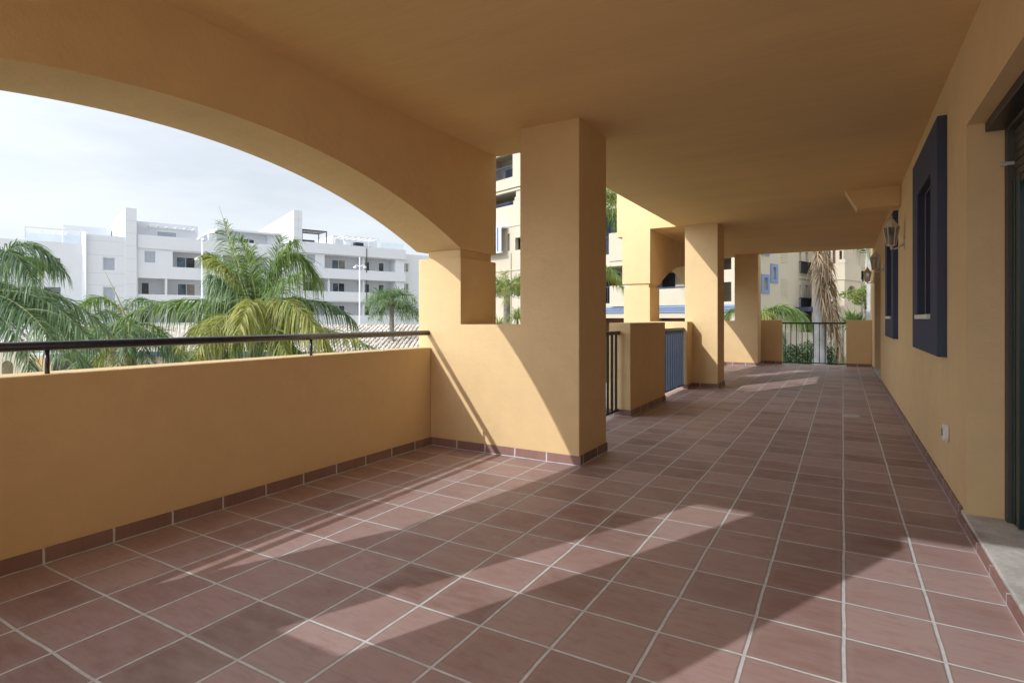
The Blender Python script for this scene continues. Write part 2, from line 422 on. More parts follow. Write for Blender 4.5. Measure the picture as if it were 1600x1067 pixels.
low_wall('low_wall', [(1.20, 1.389, Y2b+.001, 16.3, 1.14)], 'low ochre return wall behind the farthest column', [])
low_wall('low_wall', [(3.37, 3.899, 16.1, 16.3, 1.14)], 'low ochre end wall right of the far railing',
         [('x', 3.37, 3.899, 16.1, -1)])
low_wall('low_wall', [(1.30, 1.95, Y1a-.48, Y1a-.3, 1.14)], 'low ochre end wall at the near end of the terrace', [])
low_wall('low_wall', [(3.37, 3.899, Y1a-.48, Y1a-.3, 1.14)], 'low ochre end wall beside the house at the near end', [])

def railing(label, p0, p1, n, group, mat, zt=1.0, zb=.07, r=.011, deep=None):
    p0, p1 = Vector(p0), Vector(p1); base = ((p0+p1)/2)
    t = thing('balcony_railing', label, 'railing', base, 0, group)
    d = (p1-p0).normalized(); s = Vector((-d.y, d.x, 0))
    def bar(z0, z1, w):
        mb = MB(); q = [p0+s*w, p1+s*w, p1-s*w, p0-s*w]
        return mb.prism([(v.x, v.y) for v in q], 'z', z0, z1)
    bar(zt-.02, zt+.022, .025).build('top_rail', mat, t, base, .004)
    bar(zb-.012, zb+.014, .016).build('bottom_rail', mat, t, base, .003)
    for i in range(n):
        p = p0 + (p1-p0)*((i+.5)/n)
        rx = deep or r; MB().box(p.x-rx, p.x+rx, p.y-r, p.y+r, zb+.012, zt-.018).build('bar', mat, t, base)
    return t
railing('black balcony railing in shade between the near column and low wall block', (.95, Y1b+.002, 0), (.95, 6.568, 0), 13, 'railings along the terrace edge', M['black'], deep=.014, r=.008)
railing('sunlit slate blue balcony railing before the second column', (.99, 8.102, 0), (.99, 9.598, 0), 11, 'railings along the terrace edge', M['navy'], deep=.030, r=.009)
railing('black railing across the far end with palm trunk behind', (1.952, 16.2, 0), (3.368, 16.2, 0), 11, 'railings along the terrace edge', M['black'], 1.055, .05, .009)
railing('black railing across the near end of the terrace', (1.952, Y1a-.39, 0), (3.368, Y1a-.39, 0), 11, 'railings along the terrace edge', M['black'], 1.055, .05, .009)

# -- house wall on the right
HB = (WX, 7, 0)
D1 = (1.55, 4.057, .06, 2.26); D2 = (12.43, 14.75, .06, 2.26)
W1 = (5.08, 5.92, 1.2, 2.225); W2 = (8.95, 9.79, 1.2, 2.225)
hw = thing('house_wall', 'long ochre house wall on the right with blue window surrounds', 'house wall', HB)
mb = MB(); grid_wall(mb, Y1a-.6, 16.9, -.34, 3.4, WX, WX+.30, [D1, D2, W1, W2], 'x'); mb.build('wall_body', M['ochre'], hw, HB)
for (a, b2) in ((4.16, 12.3), (14.9, 16.1-ST)): skirt_y('skirting', hw, HB, a, b2, WX, -1)
for (w, s0, s1) in ((W1, 4.74, 6.29), (W2, 8.61, 10.16)):
    wn = MB()
    mb = MB(); grid_wall(mb, s0, s1, .915, 2.535, WX-.055, WX+.002, [w], 'x')
    wo = mb.build('window', M['bluefr'], hw, HB, .006)
    mb = MB(); grid_wall(mb, w[0]+.001, w[1]-.001, w[2]+.001, w[3]-.001, WX+.003, WX+.262, [(w[0]+.014, w[1]-.014, w[2]+.014, w[3]-.014)], 'x'); mb.build('reveal', M['bluefr'], wo, HB)
    MB().box(WX-.075, WX+.15, w[0]+.002, w[1]-.002, w[2]-.032, w[2]+.004).build('sill', M['sill'], wo, HB, .004)
    MB().box(WX+.16, WX+.175, w[0]+.015, w[1]-.015, w[2]+.015, w[3]-.015).build('pane', M['navyglass'], wo, HB)
for dd, nm in ((D1, 0), (D2, 1)):
    XF = WX+.165
    fr = MB()
    fr.box(XF, XF+.07, dd[1]-.062, dd[1]-.001, dd[2]+.001, dd[3]-.001).box(XF, XF+.07, dd[0]+.001, dd[0]+.062, dd[2]+.001, dd[3]-.001).box(XF, XF+.07, dd[0]+.062, dd[1]-.062, dd[3]-.07, dd[3]-.001)
    door = fr.build('door', M['greyfr'], hw, HB, .004)
    MB().box(XF-.085, XF+.065, dd[0]+.01, dd[1]-.012, dd[3]-.055, dd[3]-.003).build('shutter_box', M['black'], door, HB, .003)
    sh = MB()
    z = dd[3]-.075
    while z > dd[3]-.34:
        sh.box(XF+.028, XF+.045, dd[0]+.065, dd[1]-.064, z-.041, z); z -= .044
    sh.build('roller_shutter', M['shut'], door, HB, .006)
    MB().box(XF+.034, XF+.04, dd[1]-.071, dd[1]-.0625, dd[2]+.02, dd[3]-.08).build('guide_strip', M['tank'], door, HB)
    MB().box(XF+.018, XF+.06, dd[1]-.118, dd[1]-.075, dd[2]+.02, dd[3]-.34).box(XF+.022, XF+.06, dd[1]-.19, dd[1]-.13, dd[2]+.02, dd[3]-.34).build('sash', M['dgreen'], door, HB, .003)
    MB().box(XF+.055, XF+.07, dd[0]+.065, dd[1]-.13, dd[2]+.02, dd[3]-.3).build('door_glass', M['glass'], door, HB)
    MB().tube([(XF-.03, dd[1]-.055, 2.01), (XF+.03, dd[1]-.055, 2.01)], .012, 8).build('latch_pin', M['tank'], door, HB)
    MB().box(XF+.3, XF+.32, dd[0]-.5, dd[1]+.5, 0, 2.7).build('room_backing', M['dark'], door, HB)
    sl = MB().box(WX-.012, XF+.20, dd[0]-.1, dd[1]+.085, .0015, .07)
    sl.build('threshold', M['conc'], hw, HB, .004)
    MB().box(WX-.026, WX-.0125, dd[0]-.1, dd[1]+.1, .0012, .052).build('skirting', M['sky_'], hw, HB, .002)
# dropped ceiling boss
bb = (3.6, 8.35, 2.5)
bxm = MB().prism([(3.32, CEIL+.002), (3.45, 2.53), (3.899, 2.53), (3.899, CEIL+.002)], 'y', 8.22, 8.52).build('ceiling_beam', M['ceil'], None, bb, .006)
tag(bxm, 'short ochre ceiling beam stub with slanted end above the lanterns', 'beam')
# socket
sb = (WX, 4.68, .42); so = thing('wall_socket', 'small white rounded weatherproof socket low on the house wall', 'socket', sb)
pts = [(.038*math.copysign(abs(math.cos(a))**.6, math.cos(a)), .06*math.copysign(abs(math.sin(a))**.75, math.sin(a))) for a in [2*math.pi*i/20 for i in range(20)]]
MB().prism([(sb[1]+a, sb[2]+b2) for a, b2 in pts], 'x', WX-.034, WX-.0005).build('cover', M['pvc'], so, sb, .008)
MB().box(WX-.038, WX-.0345, 4.664, 4.680, .40, .448).build('slot', M['greyfr'], so, sb)
# drain
dr = thing('floor_drain', 'round grey floor drain cover in the terrace tiles', 'drain', (3.385, 7.95, 0))
MB().lathe((3.385, 7.95, 0), [(.001, .0012), (.085, .0012), (.085, .004), (.001, .004)], 20).build('cover', M['conc'], dr, (3.385, 7.95, 0))
MB().tube([(3.385+.09*math.cos(a), 7.95+.09*math.sin(a), .003) for a in [2*math.pi*i/20 for i in range(21)]], .006, 6).build('rim', M['tank'], dr, (3.385, 7.95, 0))

# -- wall lanterns
def lantern(label):
    t = thing('wall_lantern', label, 'wall lamp', (0, 0, 0), 0, 'pale metal lanterns on the house wall')
    a = -.135                                       # lantern axis, x from the wall
    MB().prism([(-.03, -.085), (.03, -.085), (.034, -.05), (.026, .05), (.012, .075), (-.012, .075), (-.026, .05), (-.034, -.05)], 'x', -.014, -.0005).build('wall_plate', M['lampmet'], t, (0,0,0), .003)
    MB().tube([(-.012, 0, -.02), (-.05, 0, -.055), (-.095, 0, -.075), (a, 0, -.07), (a, 0, -.03)], [.013, .011, .010, .011, .016], 8).build('arm', M['lampmet'], t, (0,0,0), 0, True)
    zb, zt = -.03, .20
    rb, rt = .048, .083
    fr = MB()
    def ring(r, z, th=.006):
        pts = [(a+r*math.cos(k*math.pi/3), r*math.sin(k*math.pi/3), z) for k in range(7)]
        for k in range(6): fr.tube([pts[k], pts[k+1]], th, 5)
    ring(rb, zb); ring(rt, zt, .008)
    for k in range(6):
        c, s_ = math.cos(k*math.pi/3), math.sin(k*math.pi/3)
        fr.tube([(a+rb*c, rb*s_, zb), (a+rt*c, rt*s_, zt)], .0065, 5)
    fr.lathe((a, 0, zb-.055), [(.004, 0), (.014, .012), (.012, .03), (.03, .05), (.046, .056)], 6)
    fr.build('cage', M['lampmet'], t)
    g = MB(); v = []
    for r, z in ((rb-.003, zb), (rt-.003, zt)):
        for k in range(6): v.append((a+r*math.cos(k*math.pi/3), r*math.sin(k*math.pi/3), z))
    g.add(v, [(k, (k+1) % 6, 6+(k+1) % 6, 6+k) for k in range(6)]); g.build('glass_panes', M['lglass'], t)
    MB().lathe((a, 0, zb), [(.012, .0), (.012, .05), (.017, .06), (.019, .085), (.014, .11), (.005, .12)], 12).build('bulb', M['pvc'], t, (0,0,0), 0, True)
    MB().lathe((a, 0, zt), [(.094, .0), (.092, .008), (.06, .045), (.036, .075), (.040, .082), (.022, .098), (.010, .112), (.014, .125), (.003, .145)], 6).build('roof_cap', M['lampmet'], t)
    return t
la = lantern('pale metal carriage lantern nearest the camera, beside the far blue window'); la.location = (WX, 7.74, 2.03); la.scale = (.93, .9, .9)
for y, lb in ((11.40, 'second carriage lantern along the house wall, past the far blue window'), (15.0, 'farthest carriage lantern, at the end of the house wall against the greenery')):
    c = copy_tree(la); c.location = (WX, y, 2.03); c['label'] = lb

# ================================================================== GROUND
GZ = -3.2
def sheet(name, x0, x1, y0, y1, z, mat):
    o = MB().add([(x0, y0, z), (x1, y0, z), (x1, y1, z), (x0, y1, z)], [(0, 1, 2, 3)]).build(name, mat, None, ((x0+x1)/2, (y0+y1)/2, z)); tag(o, None, None, None, 'structure'); return o
sheet('ground', -600, 600, -600, 600, GZ, M['paving'])
sheet('planting_bed', -13, -1.2, -4, 26, GZ+.05, M['soil'])
o = MB().box(1.3, 12, 17.3, 30, GZ+.004, -.55).build('garden_terrace_ground', M['soil'], None, (6, 23, GZ)); tag(o, None, None, None, 'structure')

# ================================================================== PALMS AND PLANTS
def bez(p0, p1, p2, t): return p0*(1-t)**2 + p1*2*t*(1-t) + p2*t*t
def leaflet(mb, p, d, ln, w, droop, mi, segs=4, twist=0.0):
    d = d.normalized(); side = d.cross(Vector((0, 0, 1)))
    if side.length < .05: side = Vector((1, 0, 0))
    side.normalize(); up = side.cross(d)
    side = (side*math.cos(twist) + up*math.sin(twist))
    base = len(mb.v)
    prof = (.55, 1.0, .85, .55, .06) if segs == 4 else (.7, 1.0, .5, .05)
    for i in range(segs+1):
        t = i/segs
        q = p + d*(ln*t*(1-.18*droop*t)) + Vector((0, 0, -1))*(droop*ln*.62*t*t)
        ww = side*(w*.5*prof[i])
        mb.v.append(tuple(q-ww)); mb.v.append(tuple(q+ww))
    for i in range(segs):
        a = base+2*i; mb.f.append((a, a+1, a+3, a+2)); mb.m.append(mi)
def frond(mb, p0, p1, p2, n=60, ll=.6, w=.03, droop=1.0, mi=0, ri=2, bare=.12, rr=.022, fluff=.35, rng=random, plane=None):
    n = int(n*1.55); w *= .82
    K = 14; pts = [bez(p0, p1, p2, i/K) for i in range(K+1)]
    mb.tube(pts, [rr*(1-.85*i/K) for i in range(K+1)], 5, ri)
    for i in range(n):
        t = bare + (1-bare)*(i+rng.random()*.8)/n
        if t > 1: t = 1
        p = bez(p0, p1, p2, t); tg = ((p1-p0)*(1-t) + (p2-p1)*t).normalized()
        sd = tg.cross(Vector((0, 0, 1))) if plane is None else Vector(plane) - tg*tg.dot(Vector(plane))
        if sd.length < .15: sd = Vector((RT[0], RT[1], 0))
        sd.normalize(); up = sd.cross(tg)
        env = min(1, .45+2.2*(t-bare))*(1-.62*max(0, (t-.55)/.45)**1.5)
        for sg in (-1, 1):
            d = sd*sg*(.85+rng.uniform(-.15, .15)) + tg*(.55+.45*t+rng.uniform(-.12, .2)) + up*rng.uniform(-fluff*1.2, fluff*1.9)
            leaflet(mb, p, d, ll*env*rng.uniform(.68, 1.22), w*rng.uniform(.75, 1.2), droop*rng.uniform(.4, 1.5), mi, 4, rng.uniform(-.9, .9))
def trunk_mb(x, y, z0, z1, r0, r1, rings=22, lean=(0, 0)):
    mb = MB(); pts = []; rad = []
    for i in range(rings*2+1):
        t = i/(rings*2); pts.append((x+lean[0]*t*t, y+lean[1]*t*t, z0+(z1-z0)*t))
        rad.append((r0+(r1-r0)*t)*(1.0 if i % 2 else .95)*(1+.25*max(0, .08-t)/.08))
    return mb.tube(pts, rad, 14)
def palm(name, label, crown, zbase, r, fronds, defaults, group, mats, tmat=None, spear=None, extra_random=0, rand_len=2.2, seed=1, rand_ll=.5, zmax=1.0, rand_el=(-.25, .95)):
    rng = random.Random(seed)
    c = Vector(crown); base = (c.x, c.y, zbase)
    t = thing(name, label, 'palm tree', base, 0, group)
    trunk_mb(c.x, c.y, zbase, c.z-.15, r*1.15, r).build('trunk', tmat or M['trunk'], t, base, 0, True)
    mb = MB()
    for f in fronds:
        kw = dict(defaults); kw.pop('mis', None); kw.update(f[2] if len(f) > 2 else {})
        frond(mb, c + Vector((0, 0, rng.uniform(-.1, .1))), Vector(f[0]), Vector(f[1]), rng=rng, **kw)
    for i in range(extra_random):
        az = i*2.399+rng.random()*.5; el = rng.uniform(*rand_el); ln = rand_len*rng.uniform(.8, 1.15)
        h = Vector((math.cos(az), math.sin(az), 0))
        p1 = c + h*ln*.5*math.cos(el)+Vector((0, 0, ln*.62*math.sin(el)+.15*ln))
        p2 = c + h*ln*(.95-.15*math.sin(el)) + Vector((0, 0, ln*(math.sin(el)*.62-.42)))
        kw = dict(defaults); kw['ll'] = rand_ll; kw['mi'] = rng.choice(defaults.get('mis', [0])); kw.pop('mis', None)
        frond(mb, c, p1, p2, rng=rng, **kw)
    if spear: mb.tube([c, (c+Vector(spear))/2+Vector((.02, 0, .03)), spear], [.03, .018, .004], 5, 2)
    mb.build('crown', mats, t, base, 0, False, False)
    return t
def fp(c_, t_, dc, dt): return (at(c_[0], c_[1], dc), at(t_[0], t_[1], dt))
PM = [M['lf'], M['lfy'], M['rachis'], M['lfd'], M['dead'], M['rachd']]
GP = 'palms in front of the terrace'
# big central palm
D = 13.0
def f3(c_, t_, dc=0, dt=0, **k): a, b2 = fp(c_, t_, D+dc, D+dt); return (a, b2, k)
palm('palm_tree', 'largest palm with yellowing front fronds, in the middle of the arch view', at(402, 505, D), GZ, .15, [
    f3((372, 440), (349, 345), .5, .7, n=85, ll=.86, droop=.9, mi=0, bare=.04, fluff=.25, plane=(RT[0], RT[1], .1)),
    f3((360, 400), (318, 400), -.3, -.2, n=60, ll=.66, droop=1.5, mi=1, bare=.35),
    f3((418, 430), (441, 372), .4, .6, n=65, ll=.66, droop=.6, mi=0, bare=.04, plane=(RT[0], RT[1], -.1)),
    f3((445, 330), (500, 440), .6, 1.0, n=70, ll=.82, droop=1.7, mi=0, bare=.2),
    f3((430, 380), (470, 400), 1.0, 1.5, n=60, ll=.75, droop=1.2, mi=3),
    f3((300, 435), (186, 500), -.4, -.7, n=85, ll=.72, droop=1.7, mi=0, bare=.10, rr=.035),
    f3((330, 470), (215, 470), .6, 1.1, n=60, ll=.62, droop=1.5, mi=3),
    f3((440, 425), (505, 530), -1.0, -1.6, n=85, ll=.80, droop=1.7, mi=1, w=.036),
    f3((400, 430), (372, 520), -1.2, -2.0, n=75, ll=.74, droop=1.7, mi=1, w=.036),
    f3((490, 435), (556, 505), .6, 1.2, n=70, ll=.68, droop=1.5, mi=3),
    f3((500, 495), (606, 556), -.2, -.4, n=75, ll=.55, droop=1.2, mi=0),
    f3((470, 500), (560, 530), -.8, -1.2, n=60, ll=.55, droop=1.1, mi=1),
    f3((345, 500), (300, 575), -.6, -1.0, n=65, ll=.62, droop=1.3, mi=1),
    f3((350, 450), (310, 520), .8, 1.2, n=65, ll=.66, droop=1.5, mi=3),
    f3((395, 400), (380, 440), .9, 1.3, n=60, ll=.66, droop=1.4, mi=0),
    f3((420, 470), (450, 560), -1.2, -1.8, n=60, ll=.6, droop=1.4, mi=1),
    f3((445, 520), (490, 590), -.8, -1.0, n=60, ll=.6, droop=1.2, mi=0),
    f3((360, 540), (340, 600), -.8, -1.0, n=50, ll=.6, droop=1.2, mi=0),
    f3((370, 420), (325, 395), .9, 1.1, n=75, ll=.85, droop=1.5, mi=0, bare=.1),
    f3((400, 420), (372, 372), -.2, -.2, n=75, ll=.8, droop=1.2, mi=0, bare=.06, plane=(RT[0], RT[1], .0)),
    f3((425, 400), (462, 375), .2, .3, n=75, ll=.85, droop=1.4, mi=0, bare=.06),
    f3((365, 450), (330, 430), -.5, -.7, n=75, ll=.85, droop=1.6, mi=3),
    f3((430, 440), (470, 425), -.4, -.6, n=75, ll=.85, droop=1.6, mi=0),
    f3((350, 470), (335, 440), 1.2, 1.8, n=70, ll=.8, droop=1.3, mi=3, plane=(RT[0], RT[1], .1)),
    f3((385, 430), (395, 385), 1.4, 1.8, n=70, ll=.8, droop=1.2, mi=0, bare=.04, plane=(RT[0], RT[1], .1)),
    f3((440, 450), (480, 470), 1.0, 1.6, n=70, ll=.8, droop=1.6, mi=0),
    f3((370, 480), (345, 545), .4, .5, n=70, ll=.7, droop=1.4, mi=0),
    f3((410, 470), (415, 545), -.6, -.9, n=70, ll=.7, droop=1.4, mi=3),
    f3((380, 455), (330, 480), .2, .3, n=75, ll=.75, droop=1.6, mi=0),
    f3((425, 440), (455, 505), -.2, -.5, n=75, ll=.75, droop=1.6, mi=1),
   ], dict(n=60, ll=.6, w=.030, droop=1.2, mis=[0, 3, 0, 1]), GP, PM, spear=at(342, 322, D+.6), extra_random=8, rand_len=2.1, seed=41, rand_ll=.7, rand_el=(-.45, .55))
D2_ = 13.5
def f2(c_, t_, dc=0, dt=0, **k): a, b2 = fp(c_, t_, D2_+dc, D2_+dt); return (a, b2, k)
palm('palm_tree', 'short palm with ringed trunk showing under the handrail, spear leaf upright', at(203, 512, D2_), GZ, .135, [
    f2((165, 425), (104, 500), .2, .4, n=75, ll=.55, droop=1.3, mi=0),
    f2((160, 455), (125, 530), .8, 1.2, n=60, ll=.5, droop=1.2, mi=3),
    f2((190, 455), (235, 470), .8, 1.2, n=50, ll=.5, droop=1.2, mi=3),
    f2((170, 510), (150, 585), -.5, -.8, n=50, ll=.5, droop=1.1, mi=1),
    f2((160, 530), (90, 600), .2, .4, n=60, ll=.5, droop=.9, mi=3),
    f2((250, 510), (296, 585), -.3, -.5, n=60, ll=.5, droop=1.0, mi=3),
    f2((240, 490), (275, 545), .7, 1.2, n=50, ll=.5, droop=1.0, mi=0),
    f2((190, 520), (180, 590), -.7, -1.0, n=50, ll=.5, droop=1.2, mi=1),
    f2((225, 530), (240, 600), -.5, -.7, n=50, ll=.5, droop=1.2, mi=3),
    f2((130, 500), (105, 560), .6, 1.0, n=60, ll=.5, droop=1.1, mi=3),
   ], dict(n=55, ll=.5, w=.027, droop=1.1, mis=[0, 3, 3]), GP, PM, extra_random=6, rand_len=1.6, seed=42, rand_ll=.5, rand_el=(-.5, .4), spear=at(164, 424, D2_+.2))
D1_ = 9.5
def f1(c_, t_, dc=0, dt=0, **k): a, b2 = fp(c_, t_, D1_+dc, D1_+dt); return (a, b2, k)
palm('palm_tree', 'dark green palm reaching in from the left edge of the view', at(-48, 470, D1_), GZ, .15, [
    f1((20, 318), (100, 425), .2, .4, n=85, ll=.62, droop=1.3, mi=3),
    f1((-5, 330), (52, 440), -.4, -.6, n=80, ll=.62, droop=1.4, mi=3),
    f1((30, 370), (70, 420), .8, 1.4, n=70, ll=.6, droop=1.4, mi=0),
    f1((60, 420), (150, 545), -.2, -.4, n=85, ll=.58, droop=1.2, mi=3),
    f1((30, 440), (100, 560), -.6, -1.0, n=75, ll=.56, droop=1.2, mi=3),
    f1((60, 470), (150, 590), .2, .4, n=75, ll=.5, droop=.9, mi=3),
    f1((10, 470), (50, 580), -.5, -.8, n=60, ll=.5, droop=1.2, mi=3),
    f1((60, 440), (110, 500), 1.0, 1.8, n=70, ll=.55, droop=1.2, mi=0),
    f1((20, 400), (20, 500), .8, 1.2, n=70, ll=.55, droop=1.3, mi=3),
    f1((-100, 350), (-180, 470), .2, .4, n=60, ll=.6, droop=1.3, mi=3),
    f1((-100, 450), (-190, 560), .2, .4, n=60, ll=.6, droop=1.3, mi=3),
   ], dict(n=60, ll=.6, w=.027, droop=1.2, mis=[3, 3, 0]), GP, PM, extra_random=8, rand_len=1.9, seed=43, rand_ll=.6, rand_el=(-.4, .8))
palm('palm_tree', 'small distant palm standing before the tiled roof', at(612, 472, 30), GZ, .12, [], dict(n=34, w=.034, droop=.55, fluff=1.0, mis=[3, 3, 0]), GP, PM,
     extra_random=24, rand_len=1.55, seed=5, rand_ll=.6, rand_el=(-.75, 1.2))
palm('palm_tree', 'palm glimpsed through the slot between arch pier and column', at(792, 452, 25), GZ, .15, [], dict(n=34, w=.028, droop=.7, fluff=.8, mis=[0, 3, 1]), GP, PM,
     extra_random=15, rand_len=1.7, seed=9, rand_ll=.5)
palm('palm_tree', 'tall palm mostly hidden behind the near column, frond tips by its right edge', at(932, 322, 20), GZ, .15, [], dict(n=38, w=.028, droop=.8, fluff=.7, mis=[0, 3, 1]), GP, PM,
     extra_random=14, rand_len=1.5, seed=12, rand_ll=.5)
palm('palm_tree', 'lower palm mostly hidden behind the near column, beside the courtyard balconies', at(935, 432, 22), GZ, .14, [], dict(n=38, w=.028, droop=.8, fluff=.7, mis=[1, 0]), GP, PM,
     extra_random=14, rand_len=1.1, seed=15, rand_ll=.4)
# far end: pale trunk with a hanging dead frond
Dd = 19.0
def fd(p0, c_, t_, dc=0, dt=0, **k): return (at(c_[0], c_[1], Dd+dc), at(t_[0], t_[1], Dd+dt), k)
cpt = at(1281, 352, Dd)
tp = palm('palm_tree', 'pale grey palm trunk with brown dead frond hanging beyond the far railing', cpt, -.56, .19, [
    fd(0, (1282, 440), (1322, 585), -.45, -.5, n=120, ll=.62, droop=1.0, mi=4, ri=5, bare=.05, w=.04, rr=.05, fluff=.5),
    fd(0, (1270, 420), (1296, 520), -.5, -.6, n=90, ll=.5, droop=1.2, mi=4, ri=5, bare=.08, w=.035, rr=.03),
    fd(0, (1300, 420), (1312, 560), -.4, -.4, n=90, ll=.5, droop=1.2, mi=4, ri=5, bare=.08, w=.035, rr=.03),
    fd(0, (1210, 330), (1160, 420), .3, .6, n=50, ll=.6, droop=1.2),
    fd(0, (1340, 330), (1380, 420), .5, .8, n=50, ll=.6, droop=1.2),
    ], dict(n=50, ll=.6, w=.035, droop=1.1), 'palms beyond the far end of the terrace', PM, M['ptrunk'])
palm('palm_tree', 'bright green palm arching from behind the farthest column', at(1172, 505, 20), GZ, .16, [
    (at(1225, 448, 19.6), at(1272, 512, 19.2), dict(n=95, ll=.72, droop=1.4, w=.034, mi=0)),
    (at(1210, 455, 20.4), at(1250, 500, 20.6), dict(n=80, ll=.7, droop=1.4, w=.034, mi=0)),
    (at(1195, 470, 19.2), at(1215, 515, 18.8), dict(n=80, ll=.6, droop=1.3, w=.034, mi=1)),
    (at(1150, 455, 20.4), at(1120, 515, 20.6), dict(n=60, ll=.6, droop=1.4, mi=0)),
    (at(1190, 480, 20.6), at(1225, 530, 21.0), dict(n=80, ll=.65, droop=1.3, mi=3)),
    ], dict(n=60, ll=.6, w=.032, droop=1.2), 'palms beyond the far end of the terrace', PM)
def spiky(name, label, c, zbase, n, ln, w, mats, seed, droop=.35, heads=1, spread=.3, el=(.0, 1.5)):
    rng = random.Random(seed); c = Vector(c); base = (c.x, c.y, zbase)
    t = thing(name, label, 'plant', base)
    st = MB(); lf = MB()
    for h in range(heads):
        q = c + Vector((rng.uniform(-spread, spread), rng.uniform(-spread, spread), rng.uniform(-.25, .25) if heads > 1 else 0))
        st.tube([(c.x, c.y, zbase), ((c.x+q.x)/2, (c.y+q.y)/2, (zbase+q.z)/2+.05), q], [.06, .045, .03], 7)
        for i in range(n):
            az = rng.uniform(0, 6.283); e = rng.uniform(*el)
            d = Vector((math.cos(az)*math.cos(e), math.sin(az)*math.cos(e), math.sin(e)))
            leaflet(lf, q, d, ln*rng.uniform(.7, 1.1), w, droop*rng.uniform(.4, 1.4), rng.choice([0, 0, 1]) if len(mats) > 1 else 0)
    st.build('stem', M['trunk'], t, base); lf.build('foliage', mats, t, base, 0, False, False)
    return t
spiky('dracaena_plant', 'spiky dark green shrub above the right end wall', at(1334, 506, 21), -.56, 90, .75, .06, [M['lf'], M['lfd']], 3, .3, 3, .3, (-.2, 1.4))
spiky('ornamental_grass', 'yellow green grassy plant at the foot of the wall slot', at(797, 512, 15), GZ, 160, .75, .022, [M['lfy'], M['lf']], 4, .9, 3, .35, (.2, 1.4))
def leafy(name, label, cat, blobs, n, size, mats, base, seed, stem=None, kindname='foliage'):
    rng = random.Random(seed); t = thing(name, label, cat, base)
    mb = MB()
    for (c, rad) in blobs:
        c = Vector(c)
        for i in range(n):
            while True:
                v = Vector((rng.uniform(-1, 1), rng.uniform(-1, 1), rng.uniform(-1, 1)))
                if .25 < v.length < 1: break
            p = c + Vector((v.x*rad[0], v.y*rad[1], v.z*rad[2]))
            d = Vector((rng.uniform(-1, 1), rng.uniform(-1, 1), rng.uniform(-.6, .8))).normalized()
            s = d.cross(Vector((rng.uniform(-1, 1), rng.uniform(-1, 1), rng.uniform(-1, 1)))).normalized()
            l = size*rng.uniform(.6, 1.3); k = len(mb.v)
            mb.v += [tuple(p), tuple(p+d*l*.5+s*l*.27), tuple(p+d*l), tuple(p+d*l*.5-s*l*.27)]
            mb.f.append((k, k+1, k+2, k+3)); mb.m.append(rng.randrange(len(mats)))
    mb.build(kindname, mats, t, base, 0, False, False)
    if stem:
        sm = MB()
        for a, b2, r in stem: sm.tube([a, (Vector(a)+Vector(b2))/2+Vector((.04, .02, 0)), b2], [r, r*.8, r*.45], 8)
        sm.build('trunk', M['trunk'], t, base, 0, True)
    return t
hp = at(1255, 552, 19.6)
bl = [((hp.x+dx, hp.y+dy+.1*math.sin(dx*7), -.16+.08*math.sin(dx*5)), (.32, .34, .52)) for dx in (-.7, -.4, -.1, .2, .5, .75) for dy in (0, .4)]
leafy('clipped_hedge', 'dark green clipped hedge seen through the far railing', 'hedge', bl, 480, .075, [M['hedge'], M['hedge'], M['lfd']], (hp.x, hp.y, -.56), 21,
      [((hp.x, hp.y+.2, -.56), (hp.x+.1, hp.y+.25, .1), .05)])
tp2 = at(1352, 462, 33)
leafy('small_tree', 'light green feathery small tree before the far arched building', 'tree', [((tp2.x+a, tp2.y+b2, tp2.z+c), (.75, .7, .35)) for a, b2, c in ((-.5, 0, .1), (.3, .2, .25), (.7, -.3, -.1), (0, .4, -.25))], 420, .16, [M['lf'], M['lfy']], (tp2.x, tp2.y, GZ), 22,
      [((tp2.x, tp2.y, GZ), (tp2.x-.1, tp2.y, tp2.z-.1), .1), ((tp2.x-.05, tp2.y, tp2.z-1), (tp2.x+.6, tp2.y, tp2.z), .05)])
tq = at(1359, 470, 20)
o = trunk_mb(tq.x, tq.y, -.56, 6.5, .105, .095, 16)
pt = thing('bare_trunk', 'slim pale grey bare trunk beside the end of the house wall', 'tree trunk', (tq.x, tq.y, -.56)); o.build('trunk', M['ptrunk'], pt, (tq.x, tq.y, -.56), 0, True)
tb = at(805, 448, 34)
leafy('round_bush', 'rounded green bush under the courtyard building, left side', 'bush', [(at(786, 452, 33), (.75, .6, .55)), (at(808, 452, 33), (.6, .6, .55))], 700, .11, [M['lf'], M['hedge']], (tb.x, tb.y, GZ), 24,
      [((at(790, 452, 33).x, at(790, 452, 33).y, GZ), at(790, 452, 33), .07)])
tt = at(958, 312, 25)
leafy('tall_tree', 'tall tree crown in the gap right of the near column', 'tree', [((tt.x+a, tt.y+b2, tt.z+c), (.8, .8, .5)) for a, b2, c in ((-.7, 0, .2), (0, .3, .6), (-.3, -.3, -.3), (.3, .2, 1.1), (-1.2, 0, .9))], 330, .15, [M['lfd'], M['lf']], (tt.x, tt.y, GZ), 25,
      [((tt.x-.8, tt.y, GZ), (tt.x-.5, tt.y, tt.z), .12), ((tt.x-.6, tt.y, tt.z-1), (tt.x+.2, tt.y+.2, tt.z+.6), .05)])
